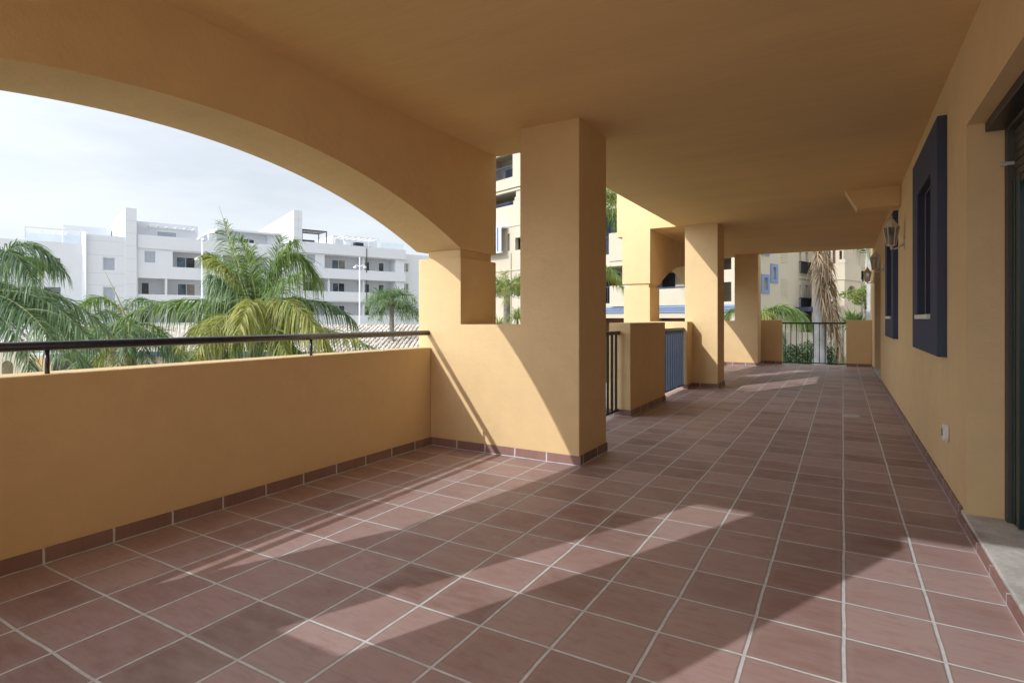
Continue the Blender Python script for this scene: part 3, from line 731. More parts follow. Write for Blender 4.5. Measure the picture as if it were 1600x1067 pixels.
# ================================================================== TILED PAVILION
BX = thing('tiled_pavilion', 'low pavilion with pale barrel tile roof and dark eaves behind the palms', 'pavilion', (CX + 28*FW[0], CY + 28*FW[1], GZ), YAW)
zl = lambda y: (-.50 + 1.26*y/6.0) - GZ           # local roof height, y=0 eave, y=6 ridge
mb = MB(); rng = random.Random(31); p_ = .235; ln = .46
k = 0; x = -27.0
while x < -3.6:
    for r_ in range(14):
        y0 = r_*.43; y1 = y0+ln; zz0 = zl(y0)+.045; zz1 = zl(y1)+.012
        jx = rng.uniform(-.012, .012); jz = rng.uniform(-.008, .008); vs = []
        for (yy, zz, rr) in ((y0, zz0, .092), (y1, zz1, .074)):
            for a in range(6):
                an = math.pi*a/5; vs.append((x+jx+rr*math.cos(an), yy, zz+jz+rr*.85*math.sin(an)))
        mb.add(vs, [(a, a+1, a+7, a+6) for a in range(5)] + [(5, 4, 3, 2, 1, 0)])
    x += p_; k += 1
roof = mb.build('roof', M['roof'], BX, (0,0,0), 0, False, False)
mb = MB().add([(-27.2, -.02, zl(0)-.0), (-3.5, -.02, zl(0)), (-3.5, 6.1, zl(6.1)), (-27.2, 6.1, zl(6.1)), (-27.2, 12, zl(0)), (-3.5, 12, zl(0))], [(0,1,2,3), (3,2,5,4)])
mb.build('roof_base', M['trunk'], roof)
MB().box(-27.2, -3.5, -.06, -.02, zl(0)-.20, zl(0)+.01).build('fascia', M['bluefr'], BX)
MB().box(-27, -3.7, .5, 11, 0, zl(0)-.1).build('wall', M['cream'], BX)
gw = MB().box(-33, -14.5, -.15, .15, 0, 3.95).build('garden_wall', M['white'], None, (0,0,0), .02)
gw.location = (CX + 38*FW[0], CY + 38*FW[1], GZ); gw.rotation_euler.z = YAW
tag(gw, 'white boundary wall behind the palms at the foot of the white building', 'wall')

# ================================================================== WHITE APARTMENT BUILDING
WB = thing('white_apartment_building', 'white modern apartment block with loggias, roof terraces and two tall fins', 'building', (-51.30, 53.824, GZ), R(69.25))
def z_(z): return z - GZ
def shell(name, s0, s1, y0, zt, holes, mat='white', back=12.0):
    mb = MB(); grid_wall(mb, s0, s1, 0, z_(zt), y0, y0+.3, [(h[0], h[1], z_(h[2]), z_(h[3])) for h in holes], 'y')
    mb.box(s0+.02, s1-.02, y0+2.2, y0+back, 0, z_(zt-1.0)); mb.box(s0+.02, s1-.02, y0+.3, y0+2.2, z_(zt-1.1), z_(zt-1.0))
    mb.box(s0, s0+.02, y0+.3, y0+back, 0, z_(zt)); mb.box(s1-.02, s1, y0+.3, y0+back, 0, z_(zt))
    return mb.build(name, M[mat], WB)
def wbox(name, s0, s1, y0, y1, z0, z1, mat='white', parent=None):
    return MB().box(s0, s1, y0, y1, z_(z0), z_(z1)).build(name, M[mat], parent or WB)
def window(s0, s1, z0, z1, y, kind='glass', mull=1):
    fr = MB(); t = .075
    fr.box(s0, s0+t, y-.04, y+.02, z_(z0), z_(z1)).box(s1-t, s1, y-.04, y+.02, z_(z0), z_(z1)).box(s0+t, s1-t, y-.04, y+.02, z_(z0), z_(z0)+t).box(s0+t, s1-t, y-.04, y+.02, z_(z1)-t, z_(z1))
    for i in range(mull):
        c = s0+(s1-s0)*(i+1)/(mull+1); fr.box(c-.03, c+.03, y-.04, y+.02, z_(z0)+t, z_(z1)-t)
    f = fr.build('window', M['whitepl'], WB)
    if kind == 'shutter':
        m_ = MB(); zz = z_(z0)+.08
        while zz < z_(z1)-.05: m_.box(s0+t, s1-t, y-.01, y+.015, zz, zz+.075); zz += .085
        m_.build('shutter', M['shutw'], f)
    if mull == 1 and kind == 'glass':
        c = (s0+s1)/2
        MB().box(s0+t, c-.031, y+.016, y+.03, z_(z0)+t, z_(z1)-t).build('pane', M['glassb'], f); MB().box(c+.031, s1-t, y+.016, y+.03, z_(z0)+t, z_(z1)-t).build('pane', M['curtain' if int(abs(s0)*10) % 2 else 'glass'], f)
    else: MB().box(s0+t, s1-t, y+.016, y+.03, z_(z0)+t, z_(z1)-t).build('pane', M['glass'], f)
def loggia(s0, s1, z0, z1, y0, divs, wins, d=1.75):
    mb = MB(); y1 = y0+d
    mb.box(s0, s1, y1, y1+.1, z_(z0-1.0), z_(z1)+.0); mb.box(s0-.02, s0, y0+.3, y1, z_(z0-1), z_(z1)); mb.box(s1, s1+.02, y0+.3, y1, z_(z0-1), z_(z1))
    mb.box(s0, s1, y0+.3, y1, z_(z1), z_(z1)+.05); mb.box(s0, s1, y0+.3, y1, z_(z0-1.05), z_(z0-1.0))
    for c in divs: mb.box(c-.09, c+.09, y0+.02, y1, z_(z0-1), z_(z1)-.001)
    mb.build('loggia', M['white'], WB)
    for (a, b2) in wins: window(a, b2, z0-.95, z1-.35, y1-.03, 'glass', 1 if b2-a > 1.2 else 0)
LG = []
shell('wall_block', -46, -28.62, 0, 8.55, [(-31.82, -30.42, 5.68, 7.01), (-33.45, -30.4, 2.58, 4.2), (-40, -35, 5.68, 7.01), (-40, -35, 2.58, 4.2)])
loggia(-31.82, -30.42, 5.68, 7.01, 0, [], [(-31.5, -30.7)]); loggia(-33.45, -30.4, 2.58, 4.2, 0, [-31.75], [(-31.54, -30.46), (-33.2, -32.2)])
loggia(-40, -35, 5.68, 7.01, 0, [], [(-38.5, -36.5)]); loggia(-40, -35, 2.58, 4.2, 0, [], [(-38.5, -36.5)])
MB().prism([(-28.78, .0), (-28.46, -.62), (-28.4, 0)], 'z', 0, z_(9.72)).build('corner_chamfer', M['white'], WB)  # added wedge, its face angled to catch the sun as a bright edge
shell('wall_block', -28.45, -25.24, -.25, 9.5, [(-27.12, -26.05, 5.97, 7.33), (-27.12, -26.02, 3.0, 4.37), (-27.12, -26.02, .1, 1.45)])
window(-27.12, -26.05, 5.97, 7.33, -.1, 'shutter', 0); window(-27.12, -26.02, 3.0, 4.37, -.1, 'shutter', 0); window(-27.12, -26.02, .1, 1.45, -.1, 'shutter', 0)
mb = MB()
for zz in (8.9, 7.5, 5.7, 4.5, 2.8): mb.box(-28.4, -25.3, -.254, -.252, z_(zz), z_(zz)+.035)
for zz in (11.2, 9.9, 8.6, 7.3, 6.0, 4.7, 3.4): mb.box(-25.24, -24.3, -.305, -.303, z_(zz), z_(zz)+.03)
mb.build('panel_joints', M['tank'], WB)
def fin(f0, f1, yf, b0, yb, zf, zb, yr):
    pts = [(f0, yf, zf), (f1, yf, zf), (f1, yr, zb), (b0, yr, zb), (b0, yb, zb)]
    vs = [(a, b2, 0) for a, b2, c in pts] + [(a, b2, z_(c)) for a, b2, c in pts]; n = 5
    MB().add(vs, [tuple(range(n-1, -1, -1)), (5, 6, 7), (5, 7, 8), (5, 8, 9)] + [(k, (k+1) % n, n+(k+1) % n, n+k) for k in range(n)]).build('fin_tower', M['white'], WB)
fin(-25.24, -24.27, -.30, -26.1, 1.2, 12.5, 11.25, 5)
fin(-8.35, -7.36, -.30, -10.95, 1.5, 14.3, 12.05, 6)
mb = MB()
for zz in (13.2, 12.1, 11.0, 9.9, 8.8, 7.7, 6.6): mb.box(-8.35, -7.37, -.305, -.303, z_(zz), z_(zz)+.03)
mb.box(-7.87, -7.84, -.305, -.303, z_(3), z_(14.3)); mb.build('panel_joints', M['tank'], WB)
shell('wall_block', -24.26, -8.36, 0, 9.85, [(-23.6, -22.5, 6.97, 8.3), (-21.0, -11.3, 6.71, 8.36), (-24.12, -9.6, 3.72, 5.41), (-24.12, -9.6, .75, 2.42)])
window(-23.6, -22.5, 6.97, 8.3, .12, 'shutter', 0)
loggia(-21.0, -11.3, 6.71, 8.36, 0, [-16.2], [(-20.46, -18.56), (-15.2, -13.0)]); loggia(-24.12, -9.6, 3.72, 5.41, 0, [-21.6, -16.2], [(-23.71, -22.92), (-20.34, -18.56), (-15.2, -13.0)])
loggia(-24.12, -9.6, .75, 2.42, 0, [-21.6, -16.2], [(-23.71, -22.92), (-20.34, -18.56), (-15.2, -13.0)])
shell('wall_block', -7.35, 6.7, 0, 10.57, [(-6.7, -5.55, 7.9, 9.2), (-4.47, 5.34, 7.52, 9.19), (-7.2, 5.34, 4.62, 6.2), (-7.2, 5.34, 1.62, 3.25)])
window(-6.7, -5.55, 7.9, 9.2, .12, 'shutter', 0)
loggia(-4.47, 5.34, 7.52, 9.19, 0, [.78], [(-2.92, -1.05), (1.07, 2.34), (3.63, 4.48)])
loggia(-7.2, 5.34, 4.62, 6.2, 0, [-3.9, .78], [(-6.6, -5.2), (-2.84, -1.13), (1.07, 2.34), (3.63, 4.48)])
loggia(-7.2, 5.34, 1.62, 3.25, 0, [-3.9, .78], [(-6.6, -5.2), (-2.84, -1.13), (1.07, 2.34), (3.63, 4.48)])
wbox('balcony_parapet', -7.3, 6.75, -.28, -.02, 6.24, 7.44); wbox('balcony_parapet', -7.3, 6.75, -.28, -.02, 3.38, 4.55); wbox('balcony_parapet', -7.3, 6.75, -.28, -.02, .4, 1.55)
wbox('roof_parapet', -7.34, 6.75, -.28, -.02, 9.28, 10.6)
shell('wall_block', 6.72, 15, 1.0, 10.2, [(6.95, 7.95, 7.66, 8.93), (6.95, 7.95, 4.81, 6.11), (6.95, 7.95, 1.9, 3.2)])
for zz in (7.66, 4.81, 1.9): window(6.95, 7.95, zz, zz+1.28, 1.13, 'glass', 1)
wbox('roof_parapet', -24.2, -8.4, -.12, -.02, 8.5, 9.9)
# penthouses
wbox('penthouse', -24.2, -18.35, 1.5, 8, 8.8, 11.5); wbox('penthouse', -16.6, -9.2, 1.8, 9, 8.8, 11.5); wbox('penthouse', -30.2, -26.2, 3, 9, 8.4, 10.65); wbox('penthouse', -1.8, 4.6, 4, 10, 9.5, 12.3)
wbox('penthouse', -17.4, -16.61, .6, 8, 8.8, 10.8)
window(-22.3, -20.4, 9.9, 10.62, 1.46, 'shutter', 0); window(-14.2, -12.3, 9.6, 10.6, 1.76, 'glass', 2); window(-.2, 1.2, 9.8, 11.3, 3.96, 'glass', 1); window(2.4, 3.6, 9.8, 11.3, 3.96, 'glass', 1)
wbox('stair_head', -29.2, -28.4, 6, 7, 10.65, 10.9, 'tank'); wbox('stair_head', -26.9, -26.5, 5, 6, 10.65, 10.9, 'tank')
def pergola(s0, s1, y0, y1, z0, z1, n, mat, w=.05):
    mb = MB()
    for s in (s0, s1):
        for y in (y0, y1): mb.box(s-w, s+w, y-w, y+w, z_(z0), z_(z1))
    mb.box(s0-w, s1+w, y0-w, y0+w, z_(z1), z_(z1)+.12); mb.box(s0-w, s1+w, y1-w, y1+w, z_(z1), z_(z1)+.12)
    for i in range(n):
        s = s0+(s1-s0)*i/(n-1); mb.box(s-.05, s+.05, y0+w, y1-w, z_(z1)+.01, z_(z1)+.11)
    mb.build('pergola', M[mat], WB)
pergola(-33.0, -28.9, .3, 3.4, 8.5, 9.75, 5, 'whitepl'); pergola(-23.1, -18.9, -.2, 1.4, 10.75, 10.95, 6, 'whitepl', .03)
pergola(-7.1, -4.05, .5, 3.2, 9.5, 12.1, 9, 'black'); pergola(-1.7, 3.1, .6, 3.6, 9.5, 11.8, 7, 'whitepl')
wbox('canopy', -16.6, -9.4, .5, 1.8, 11.2, 11.4); wbox('terrace_screen', -6.9, -4.6, 3.2, 3.3, 9.5, 11.3, 'glass')
wbox('air_conditioner', -.2, .9, .4, 1.2, 10.4, 11.15, 'black'); wbox('air_conditioner', -1.5, -.8, .6, 1.2, 10.4, 11.2, 'whitepl')
MB().box(-33, -28.9, .05, .08, z_(8.55), z_(9.25)).build('glass_balustrade', M['cglass'], WB); MB().box(3.2, 6.6, .05, .08, z_(10.6), z_(11.4)).build('glass_balustrade', M['cglass'], WB)
MB().tube([(1.0, -.33, z_(10.4)), (1.0, -.33, z_(7.2))], .06, 8).build('downpipe', M['greyfr'], WB); MB().tube([(1.0, -.33, z_(6.2)), (1.0, -.33, z_(3.4))], .06, 8).build('downpipe', M['greyfr'], WB)
mb = MB()
for i in range(34): s = -24.0+i*.42; mb.box(s-.012, s+.012, -.08, -.06, z_(.75), z_(1.75))
mb.box(-24.1, -9.7, -.09, -.05, z_(1.75), z_(1.8)); mb.build('loggia_railing', M['tank'], WB)

# street lamps
def lamp(label, p, arms):
    base = (p.x, p.y, GZ); t = thing('street_lamp', label, 'street lamp', base, YAW, 'white street lamps before the white building')
    hgt = p.z-GZ
    MB().tube([(0,0,0), (0,0,.5), (0,0,hgt)], [.12, .085, .055], 10).build('pole', M['whitepl'], t, (0,0,0), 0, True)
    for (dx, z) in arms:
        MB().tube([(0, 0, z), (dx*.6, 0, z+.18), (dx, 0, z+.1)], .035, 6).build('arm', M['whitepl'], t, (0,0,0), 0, True)
        MB().lathe((dx, 0, z-.15), [(.04, 0), (.14, .03), (.18, .11), (.14, .19), (.05, .24)], 12).build('lamp_head', M['pvc'], t, (0,0,0), 0, True)
pA = at(316, 373, 45); pB = at(562, 402, 55)
lamp('white street lamp left of the large palm', pA, [(-.42, pA.z-GZ-1.6), (.12, pA.z-GZ-.05), (-.25, pA.z-GZ-.02)])
lamp('white street lamp right of the large palm', pB, [(-.45, pB.z-GZ-.95), (.5, pB.z-GZ-.95)])

# garden wall with arch niche, lower left
gl = thing('garden_stair_wall', 'ochre garden wall with small arched opening and sloping end, lower left', 'wall', (CX + 12*FW[0], CY + 12*FW[1], GZ), YAW)
X_ = lambda u: (u-800)/FPX*12
Z_ = lambda v: H-(v-HOR)/FPX*12 - GZ
ar = [(X_(11.5)+.115*math.cos(a), Z_(571)+.10*math.sin(a)) for a in [math.pi*i/10 for i in range(11)]]
poly = [(X_(-90), 0), (X_(3)-.0, 0), (X_(11.5)-.115, Z_(600))] + ar[::-1] + [(X_(11.5)+.115, Z_(600)), (X_(30), 0), (X_(62), 0), (X_(62), Z_(588)), (X_(28), Z_(559)), (X_(28), Z_(550)), (X_(-90), Z_(550))]
poly = [(X_(-90), Z_(600))] + [(X_(11.5)-.115, Z_(600))] + ar[::-1] + [(X_(11.5)+.115, Z_(600)), (X_(70), Z_(600)), (X_(28), Z_(559)), (X_(28), Z_(550)), (X_(-90), Z_(550))]
MB().prism(poly, 'y', 0, .28).build('wall_body', M['cream'], gl, (0,0,0), .01)
MB().box(X_(-90), X_(70), .001, .279, 0, Z_(600)-.001).build('wall_base', M['cream'], gl)
MB().box(X_(-30), X_(26), .9, .95, 0, Z_(560)).build('inner_wall', M['ochre'], gl)
kb = thing('glazed_kiosk', 'dark blue framed glazing behind the garden wall, lower left', 'kiosk', (CX + 15*FW[0], CY + 15*FW[1], GZ), YAW)
X15 = lambda u: (u-800)/FPX*15
MB().box(X15(15), X15(75), 0, 2, 0, 3.3).build('glazing', M['glass'], kb)
mb = MB()
for u in (16, 30, 44, 58, 72): mb.box(X15(u)-.04, X15(u)+.04, -.06, -.002, 0, 3.3)
mb.box(X15(14), X15(76), -.07, -.061, 2.35, 2.45); mb.build('frame', M['bluefr'], kb)
MB().box(X15(12), X15(78), -.2, 2.1, 3.3, 3.42).build('roof', M['tank'], kb)

# ================================================================== YELLOW COURTYARD BUILDING (opposite)
CB = thing('yellow_courtyard_building', 'sunlit pale yellow building with blue cornice across the courtyard', 'building', (-8.47, 31.34, GZ), R(-18.3))
holesC = [(-11.6, -8.43, 11.0, 12.7), (-11.6, -8.36, 9.06, 9.95), (-8.36, -8.22, 9.32, 9.95), (-8.22, -8.08, 9.55, 9.95), (-8.16, -7.3, 5.88, 6.73), (-9.0, -8.75, 5.9, 7.1),
          (-10.1, -8.72, 2.77, 3.9), (-8.1, -7.0, 2.77, 3.9), (-1.6, 1.7, 6.05, 7.53), (-1.6, .28, 4.9, 6.05), (-1.6, 1.7, 3.04, 4.14), (-1.6, .33, 2.05, 3.04),
          (3.0, 5.3, 2.74, 4.14), (3.0, 5.3, 6.05, 7.4), (6.7, 7.5, 2.0, 2.95), (6.7, 7.5, 3.55, 4.6), (6.7, 7.5, 5.2, 6.3), (-1.8, 7.4, -2.6, 1.2), (-14.2, -12.6, 6, 7.5)]
mb = MB(); grid_wall(mb, -15.2, 7.75, 0, z_(13.2), 0, .3, [(h[0], h[1], z_(h[2]), z_(h[3])) for h in holesC], 'y')
mb.box(-15.1, -2, 1.9, 12, 0, z_(13.1)); mb.box(-1.999, 7.7, 1.9, 2.2, 0, z_(13.1)); mb.box(-15.1, 7.7, .3, 1.9, z_(13.0), z_(13.1))
for zz in (10.0, 7.6, 4.2, 1.25): mb.box(-15.1, 7.7, .3, 1.9, z_(zz), z_(zz)+.3)
for s in (-12, -6.5, -2.2, 2.3, 6.0, 7.6): mb.box(s-.1, s+.1, .3, 1.9, 0, z_(13.0))
mb.build('wall', M['cream'], CB)
def cbox(name, s0, s1, y0, y1, z0, z1, mat, parent=None): return MB().box(s0, s1, y0, y1, z_(z0), z_(z1)).build(name, M[mat], parent or CB)
for i, (z0, z1, y) in enumerate(((1.73, 1.84, -.2), (1.62, 1.72, -.15), (1.50, 1.61, -.10))): cbox('cornice', -2.6, 7.8, y, -.002, z0, z1, 'bluelt')
cbox('string_course', -15.2, -6.6, -.14, -.002, 10.2, 10.42, 'cream2'); cbox('string_course', -15.2, -6.6, -.10, -.002, 9.97, 10.1, 'cream2'); cbox('string_course', -15.2, -6.6, -.06, -.002, 4.5, 4.58, 'cream2')
cbox('string_course', -15.2, -6.6, -.05, -.002, 7.55, 7.6, 'cream2')
cbox('string_course', -2.4, 2.2, -.25, -.002, 4.16, 4.45, 'cream2')
cbox('balcony_parapet', .28, 2.0, -.32, -.002, 4.45, 6.05, 'cream'); cbox('balcony_parapet', .33, 2.0, -.32, -.002, 1.86, 3.04, 'cream'); cbox('balcony_parapet', 2.9, 5.4, -.2, -.002, 1.86, 2.74, 'cream')
for (s0, s1, z0, z1) in ((-1.6, .28, 4.92, 5.9), (-1.6, .33, 2.05, 2.98), (-11.6, -8.43, 11.02, 11.8), (-11.6, -8.4, 9.08, 9.25)):
    mb = MB(); n = int((s1-s0)/.13)
    for i in range(n): s = s0+(i+.5)*(s1-s0)/n; mb.box(s-.012, s+.012, .08, .1, z_(z0), z_(z1))
    mb.box(s0, s1, .06, .12, z_(z1), z_(z1)+.06); mb.box(s0, s1, .06, .12, z_(z0), z_(z0)+.04); mb.build('balcony_railing', M['bluefr'], CB)
cbox('handrail', 3.0, 5.3, .05, .12, 2.78, 2.84, 'bluefr')
for (s0, s1, z0, z1, m_) in ((-1.85, -.85, 4.6, 7.5, 'glassb'), (-1.7, -1.05, 1.9, 3.9, 'dark'), (2.42, 3.2, 1.9, 3.75, 'dark'), (-8.3, -7.3, 5.6, 6.9, 'glassb'), (-11.3, -9.8, 10.5, 12.3, 'dark'), (-10.9, -9.7, 8.4, 9.9, 'dark'), (6.7, 7.6, 2, 4.6, 'glassb'), (6.7, 7.6, 5.2, 6.3, 'glassb'), (3.4, 4.6, 4.6, 7.2, 'glass')):
    d = cbox('balcony_door', s0, s1, 1.82, 1.9, z0, z1, 'dark' if m_ == 'dark' else 'bluefr'); cbox('pane', s0+.08, (s0+s1)/2-.04, 1.80, 1.819, z0+.1, z1-.1, m_, d); cbox('pane', (s0+s1)/2+.04, s1-.08, 1.80, 1.819, z0+.1, z1-.1, m_, d)
cbox('wall_lamp', -.9, -.66, 1.7, 1.89, 3.58, 3.95, 'black')
cbox('timber_panelling', -1.75, 7.3, 1.75, 1.89, -2.6, 1.2, 'wood'); 
mb = MB().box(-11.4, -9.42, -.62, -.58, z_(5.82), z_(7.53)).box(-9.2, -8.95, -.62, -.58, z_(5.82), z_(7.53)); aw = mb.build('awning', M['awnw'], CB)
cbox('stripe', -9.42, -9.2, -.62, -.58, 5.82, 7.53, 'awnb', aw); cbox('rail', -11.45, -8.9, -.68, -.52, 5.74, 5.83, 'whitepl', aw); cbox('cassette', -11.45, -8.9, -.6, -.002, 7.5, 7.62, 'whitepl', aw)
mb = MB().box(-15.5, 7.85, -.35, 2.4, z_(13.2), z_(13.4)); mb.build('roof', M['roof'], CB)
cbox('downpipe', -8.62, -8.54, -.09, -.003, 0, 5.7, 'cream2')

# ================================================================== FAR YELLOW BUILDING BEHIND THE FAR RAILING
FB = thing('yellow_far_building', 'pale yellow building with blue framed slit windows and black French balconies, beyond far railing', 'building', (.47, 52.76, GZ), R(71.5))
hf = [(-7.16, -6.64, 3.33, 4.22), (-5.67, -5.23, 4.16, 5.07), (-7.16, -6.64, 6.2, 7.1), (-.76, -.38, 2.0, 3.9), (.52, 1.04, 2.0, 3.95), (-.76, -.38, 4.9, 6.65), (.52, 1.04, 4.9, 6.7), (-.76, -.38, 8.0, 9.6), (.52, 1.04, 8.0, 9.6), (1.2, 2.6, -1.6, .9)]
mb = MB(); grid_wall(mb, -16, 9, 0, z_(11.5), 0, .3, [(h[0], h[1], z_(h[2]), z_(h[3])) for h in hf], 'y'); mb.box(-15.9, 8.9, .8, 10, 0, z_(11.4)); mb.build('wall', M['cream2'], FB)
def fbox(name, s0, s1, y0, y1, z0, z1, mat, parent=None): return MB().box(s0, s1, y0, y1, z_(z0), z_(z1)).build(name, M[mat], parent or FB)
for (a, b2, c, d) in ((-7.57, -6.3, 3.05, 4.47), (-6.05, -4.85, 3.9, 5.33), (-7.57, -6.3, 5.9, 7.35)):
    h = min(hf, key=lambda q: abs((q[0]+q[1])/2-(a+b2)/2)+abs((q[2]+q[3])/2-(c+d)/2))
    mb = MB(); grid_wall(mb, a, b2, z_(c), z_(d), -.08, -.002, [(h[0], h[1], z_(h[2]), z_(h[3]))], 'y'); w = mb.build('window', M['bluelt'], FB)
    fbox('pane', h[0], h[1], .2, .22, h[2], h[3], 'dark', w)
for (c, d) in ((2.0, 2.85), (4.9, 5.82), (8.0, 8.85)):
    mb = MB()
    for i in range(22): s = -.89+i*2.33/21; mb.box(s-.018, s+.018, -.2, -.17, z_(c), z_(d))
    mb.box(-.9, 1.46, -.22, -.15, z_(d), z_(d)+.05).box(-.9, 1.46, -.22, -.15, z_(c)-.04, z_(c)); 
    for s in (-.88, 1.44): mb.box(s-.03, s+.03, -.22, -.003, z_(d)-.04, z_(d))
    mb.build('french_balcony', M['black'], FB)
for (a, b2, c, d) in hf[3:9]: fbox('french_door', a, b2, .22, .26, c, d, 'dark')
for c in (2.99, 5.55):
    for i in range(7): fbox('vent_slot', -4.23, -3.07, -.03, -.002, c+i*.2, c+i*.2+.07, 'cream2')
for c in (4.45, 7.5): fbox('string_course', -.95, 1.5, -.08, -.002, c, c+.08, 'cream2')
fbox('canopy', -1.9, 3.1, -1.1, -.002, 1.75, 2.1, 'bluefr'); fbox('timber_screen', .6, 3.0, -.9, -.85, -2, 1.7, 'wood'); fbox('service_door', 1.2, 2.6, .3, .34, -1.6, .9, 'dark')
ap = at(1275, 511, 36); aw2 = MB().box(-.9, .5, -.5, .5, 3.35, 3.7).box(-.85, -.8, -.45, -.4, 0, 3.35).box(.4, .45, -.45, -.4, 0, 3.35).build('white_canopy', M['awnw'], None, (0,0,0), .02); aw2.location = (ap.x, ap.y, GZ-.3+.05); aw2.rotation_euler.z = R(-10)
tag(aw2, 'small white canopy on thin posts beside the pale palm trunk', 'canopy')
lw = MB().box(-5.2, 1.0, 0, .3, 0, 3.55).build('courtyard_wall', M['cream'], None, (0,0,0), .02); cp = at(1262, 505, 34); lw.location = (cp.x, cp.y, GZ); lw.rotation_euler.z = R(-4)
tag(lw, 'cream wall behind the clipped hedge, seen through the far railing', 'wall')
# arched corner balcony block
kp = at(1319.5, 450, 44)
KB = thing('arched_balcony_building', 'yellow building with corner balcony over round arches, right of the dead frond', 'building', (kp.x, kp.y, GZ), R(71.5))
def arch_face(mb, a0, a1, ac, hw_, zs, rise, zb, zt, t0, t1, axis):
    arc = [(ac+hw_*math.cos(t), zs+rise*math.sin(t)) for t in [math.pi*i/12 for i in range(13)]]
    poly = [(a0, zb), (ac-hw_, zb)] + arc[::-1] + [(ac+hw_, zb), (a1, zb), (a1, zt), (a0, zt)]
    mb.prism(poly, axis, t0, t1)
zz = lambda v: z_(H-(v-HOR)/FPX*44)
mb = MB()
arch_face(mb, .0, 3.66, 1.62, .95, zz(456), .55, zz(463), zz(437), 0, .25, 'y')
arch_face(mb, .251, 2.4, .95, .42, zz(456), .40, zz(463), zz(437), 0, .25, 'x')
mb.box(0, 3.66, 0, .249, 0, zz(463)-.001); mb.box(0, .25, .251, 2.4, 0, zz(463)-.001); mb.box(3.4, 3.66, .251, 2.4, 0, zz(437))
mb.box(-.08, 3.7, -.08, 2.4, zz(437)+.001, zz(434))
mb.box(-.03, 3.66, -.03, .2, zz(434)+.001, zz(411)); mb.box(-.03, .2, .201, 2.4, zz(434)+.001, zz(411)); mb.box(-.06, .45, -.06, .45, zz(411)+.001, zz(405))
mb.build('balcony_block', M['cream2'], KB)
def kbox(name, s0, s1, y0, y1, z0, z1, mat, parent=None): return MB().box(s0, s1, y0, y1, z0, z1).build(name, M[mat], parent or KB)
G0 = GZ
mb = MB(); grid_wall(mb, -9, 5, 0, 6.70-G0, 6, 6.25, [(.50, .78, 4.35-G0, 5.25-G0), (.16, .58, 1.95-G0, 2.88-G0), (-3, -2, 1.9-G0, 4-G0)], 'x')
mb.box(6.8, 12, -9, 5, 0, 6.4-G0); mb.build('rear_wall', M['cream2'], KB)
kbox('window', 6.5, 6.6, .45, .85, 4.3-G0, 5.3-G0, 'glass'); kbox('door', 6.45, 6.6, .1, .65, 1.9-G0, 2.95-G0, 'wood'); kbox('string_course', 5.95, 5.998, -8.9, 4.9, 5.5-G0, 5.58-G0, 'cream2')
mb = MB(); grid_wall(mb, .80, 4.2, zz(434), 11-G0, 2.2, 2.45, [(1.40, 1.9, zz(413), 7.3-G0), (.92, 1.12, zz(411), 6.7-G0), (2.3, 2.9, zz(413), 7.3-G0)], 'x')
mb.box(2.45, 6.0, .80, .95, zz(434), 11-G0); mb.box(3.2, 6.0, .96, 4.2, zz(434), 10.9-G0); mb.build('upper_storey', M['cream2'], KB)
kbox('window', 3.0, 3.1, 1.3, 3.0, zz(413), 7.4-G0, 'wood'); kbox('window', 2.9, 3.0, .96, 1.2, zz(411), 6.8-G0, 'dark')
kbox('pillar', 2.05, 2.195, 1.58, 1.72, zz(413), 7.3-G0, 'cream')
kbox('balcony_railing', 2.0, 2.04, .5, .55, zz(463), zz(459), 'black'); kbox('handrail', .7, 2.5, .3, .34, zz(462), zz(459.5), 'bluefr')
kbox('inner_wall', 1.9, 2.0, .26, 2.3, 0, zz(437), 'cream2')
mb = MB()
for i in range(16): mb.box(4.9, 7.6, -8.5+i*.75, -8.4+i*.75, 6.98-G0, 7.08-G0)
mb.box(5.95, 6.08, -8.9, 2.8, 6.88-G0, 6.98-G0); mb.box(7.4, 7.5, -8.9, 2.8, 6.88-G0, 6.98-G0)
for y in (-8, -5, -2, .9, 2.6): mb.box(5.95, 6.08, y-.06, y+.06, 6.7-G0, 6.88-G0)
mb.build('roof_pergola', M['wood'], KB)

# far backdrop: low trees beyond the buildings
for i, (u, d, v, lb) in enumerate(((-120, 95, 480, 'distant dark tree mass left of the white building'), (1420, 80, 470, 'distant tree mass right of the arched building'))):
    p = at(u, v, d); leafy('distant_tree', lb, 'tree', [((p.x+a, p.y, p.z+b2), (3, 3, 2.2)) for a, b2 in ((-2, 0), (2, .5), (0, 1.5))], 260, .5, [M['hedge'], M['lfd']], (p.x, p.y, GZ), 60+i, [((p.x, p.y, GZ), (p.x, p.y, p.z), .25)])

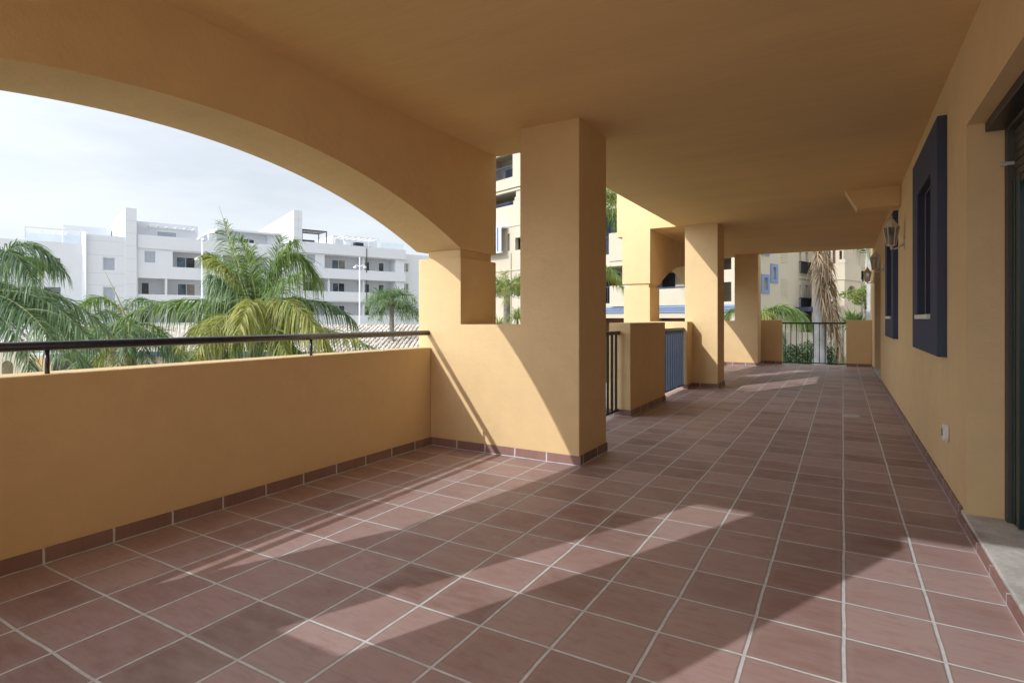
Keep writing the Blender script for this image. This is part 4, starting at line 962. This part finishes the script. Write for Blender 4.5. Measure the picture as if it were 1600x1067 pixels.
# ================================================================== LIGHT, SKY, CAMERA
tr = Vector((.46, 1.0, -.613)).normalized()
sd = bpy.data.lights.new('sun', 'SUN'); so_ = bpy.data.objects.new('sun', sd); COL.objects.link(so_)
sd.energy = SUN_E; sd.angle = R(.4); sd.color = (1.0, .985, .955)
so_.rotation_euler = tr.to_track_quat('-Z', 'Y').to_euler(); so_.location = (-8, -20, 15)
wd = bpy.data.worlds.new('World'); scn.world = wd; wd.use_nodes = True; nt = wd.node_tree
bg = nt.nodes['Background']
sk = nt.nodes.new('ShaderNodeTexSky'); sk.sky_type = 'NISHITA'; sk.sun_disc = False
sk.sun_elevation = math.asin(-tr.z); sk.sun_rotation = math.atan2(-tr.x, -tr.y) % (2*math.pi)
sk.air_density = 1.0; sk.dust_density = 3.0; sk.ozone_density = 1.5; sk.altitude = 30
tc = nt.nodes.new('ShaderNodeTexCoord'); mp = nt.nodes.new('ShaderNodeMapping'); mp.inputs['Scale'].default_value = (1.6, 1.6, 6.5)
L(nt, tc.outputs['Generated'], mp.inputs[0])
cf = noi(nt, mp.outputs[0], 1.3, 7, .58)
cl = ramp(nt, cf, [(.34, (.74, .74, .74)), (.60, (1, 1, 1))])
lp = mixc(nt, cl, sk.outputs[0], CLOUD)
dt = N(nt, 'ShaderNodeVectorMath', operation='DOT_PRODUCT'); L(nt, tc.outputs['Generated'], dt.inputs[0]); dt.inputs[1].default_value = tuple(-tr)
gl_ = mth(nt, 'POWER', mth(nt, 'MULTIPLY', mth(nt, 'ADD', dt.outputs['Value'], .45), .69, clamp=True), 3.6)
lp = mixc(nt, gl_, lp, GLOW, 'ADD')
L(nt, lp, bg.inputs[0]); bg.inputs[1].default_value = SKY_S
cam = bpy.data.cameras.new('camera'); co = bpy.data.objects.new('camera', cam); COL.objects.link(co)
co.location = (CX, CY, H); co.rotation_euler = (math.pi/2, 0, YAW)
cam.sensor_width = 36; cam.lens = FPX/1600*36; cam.shift_y = -(533.5-HOR)/1600
cam.clip_start = .05; cam.clip_end = 3000
scn.camera = co
vs = scn.view_settings; vs.view_transform = 'Standard'; vs.look = 'None'; vs.gamma = 1; vs.exposure = EXPO
scn.cycles.max_bounces = 10; scn.cycles.diffuse_bounces = 7; scn.cycles.transparent_max_bounces = 8
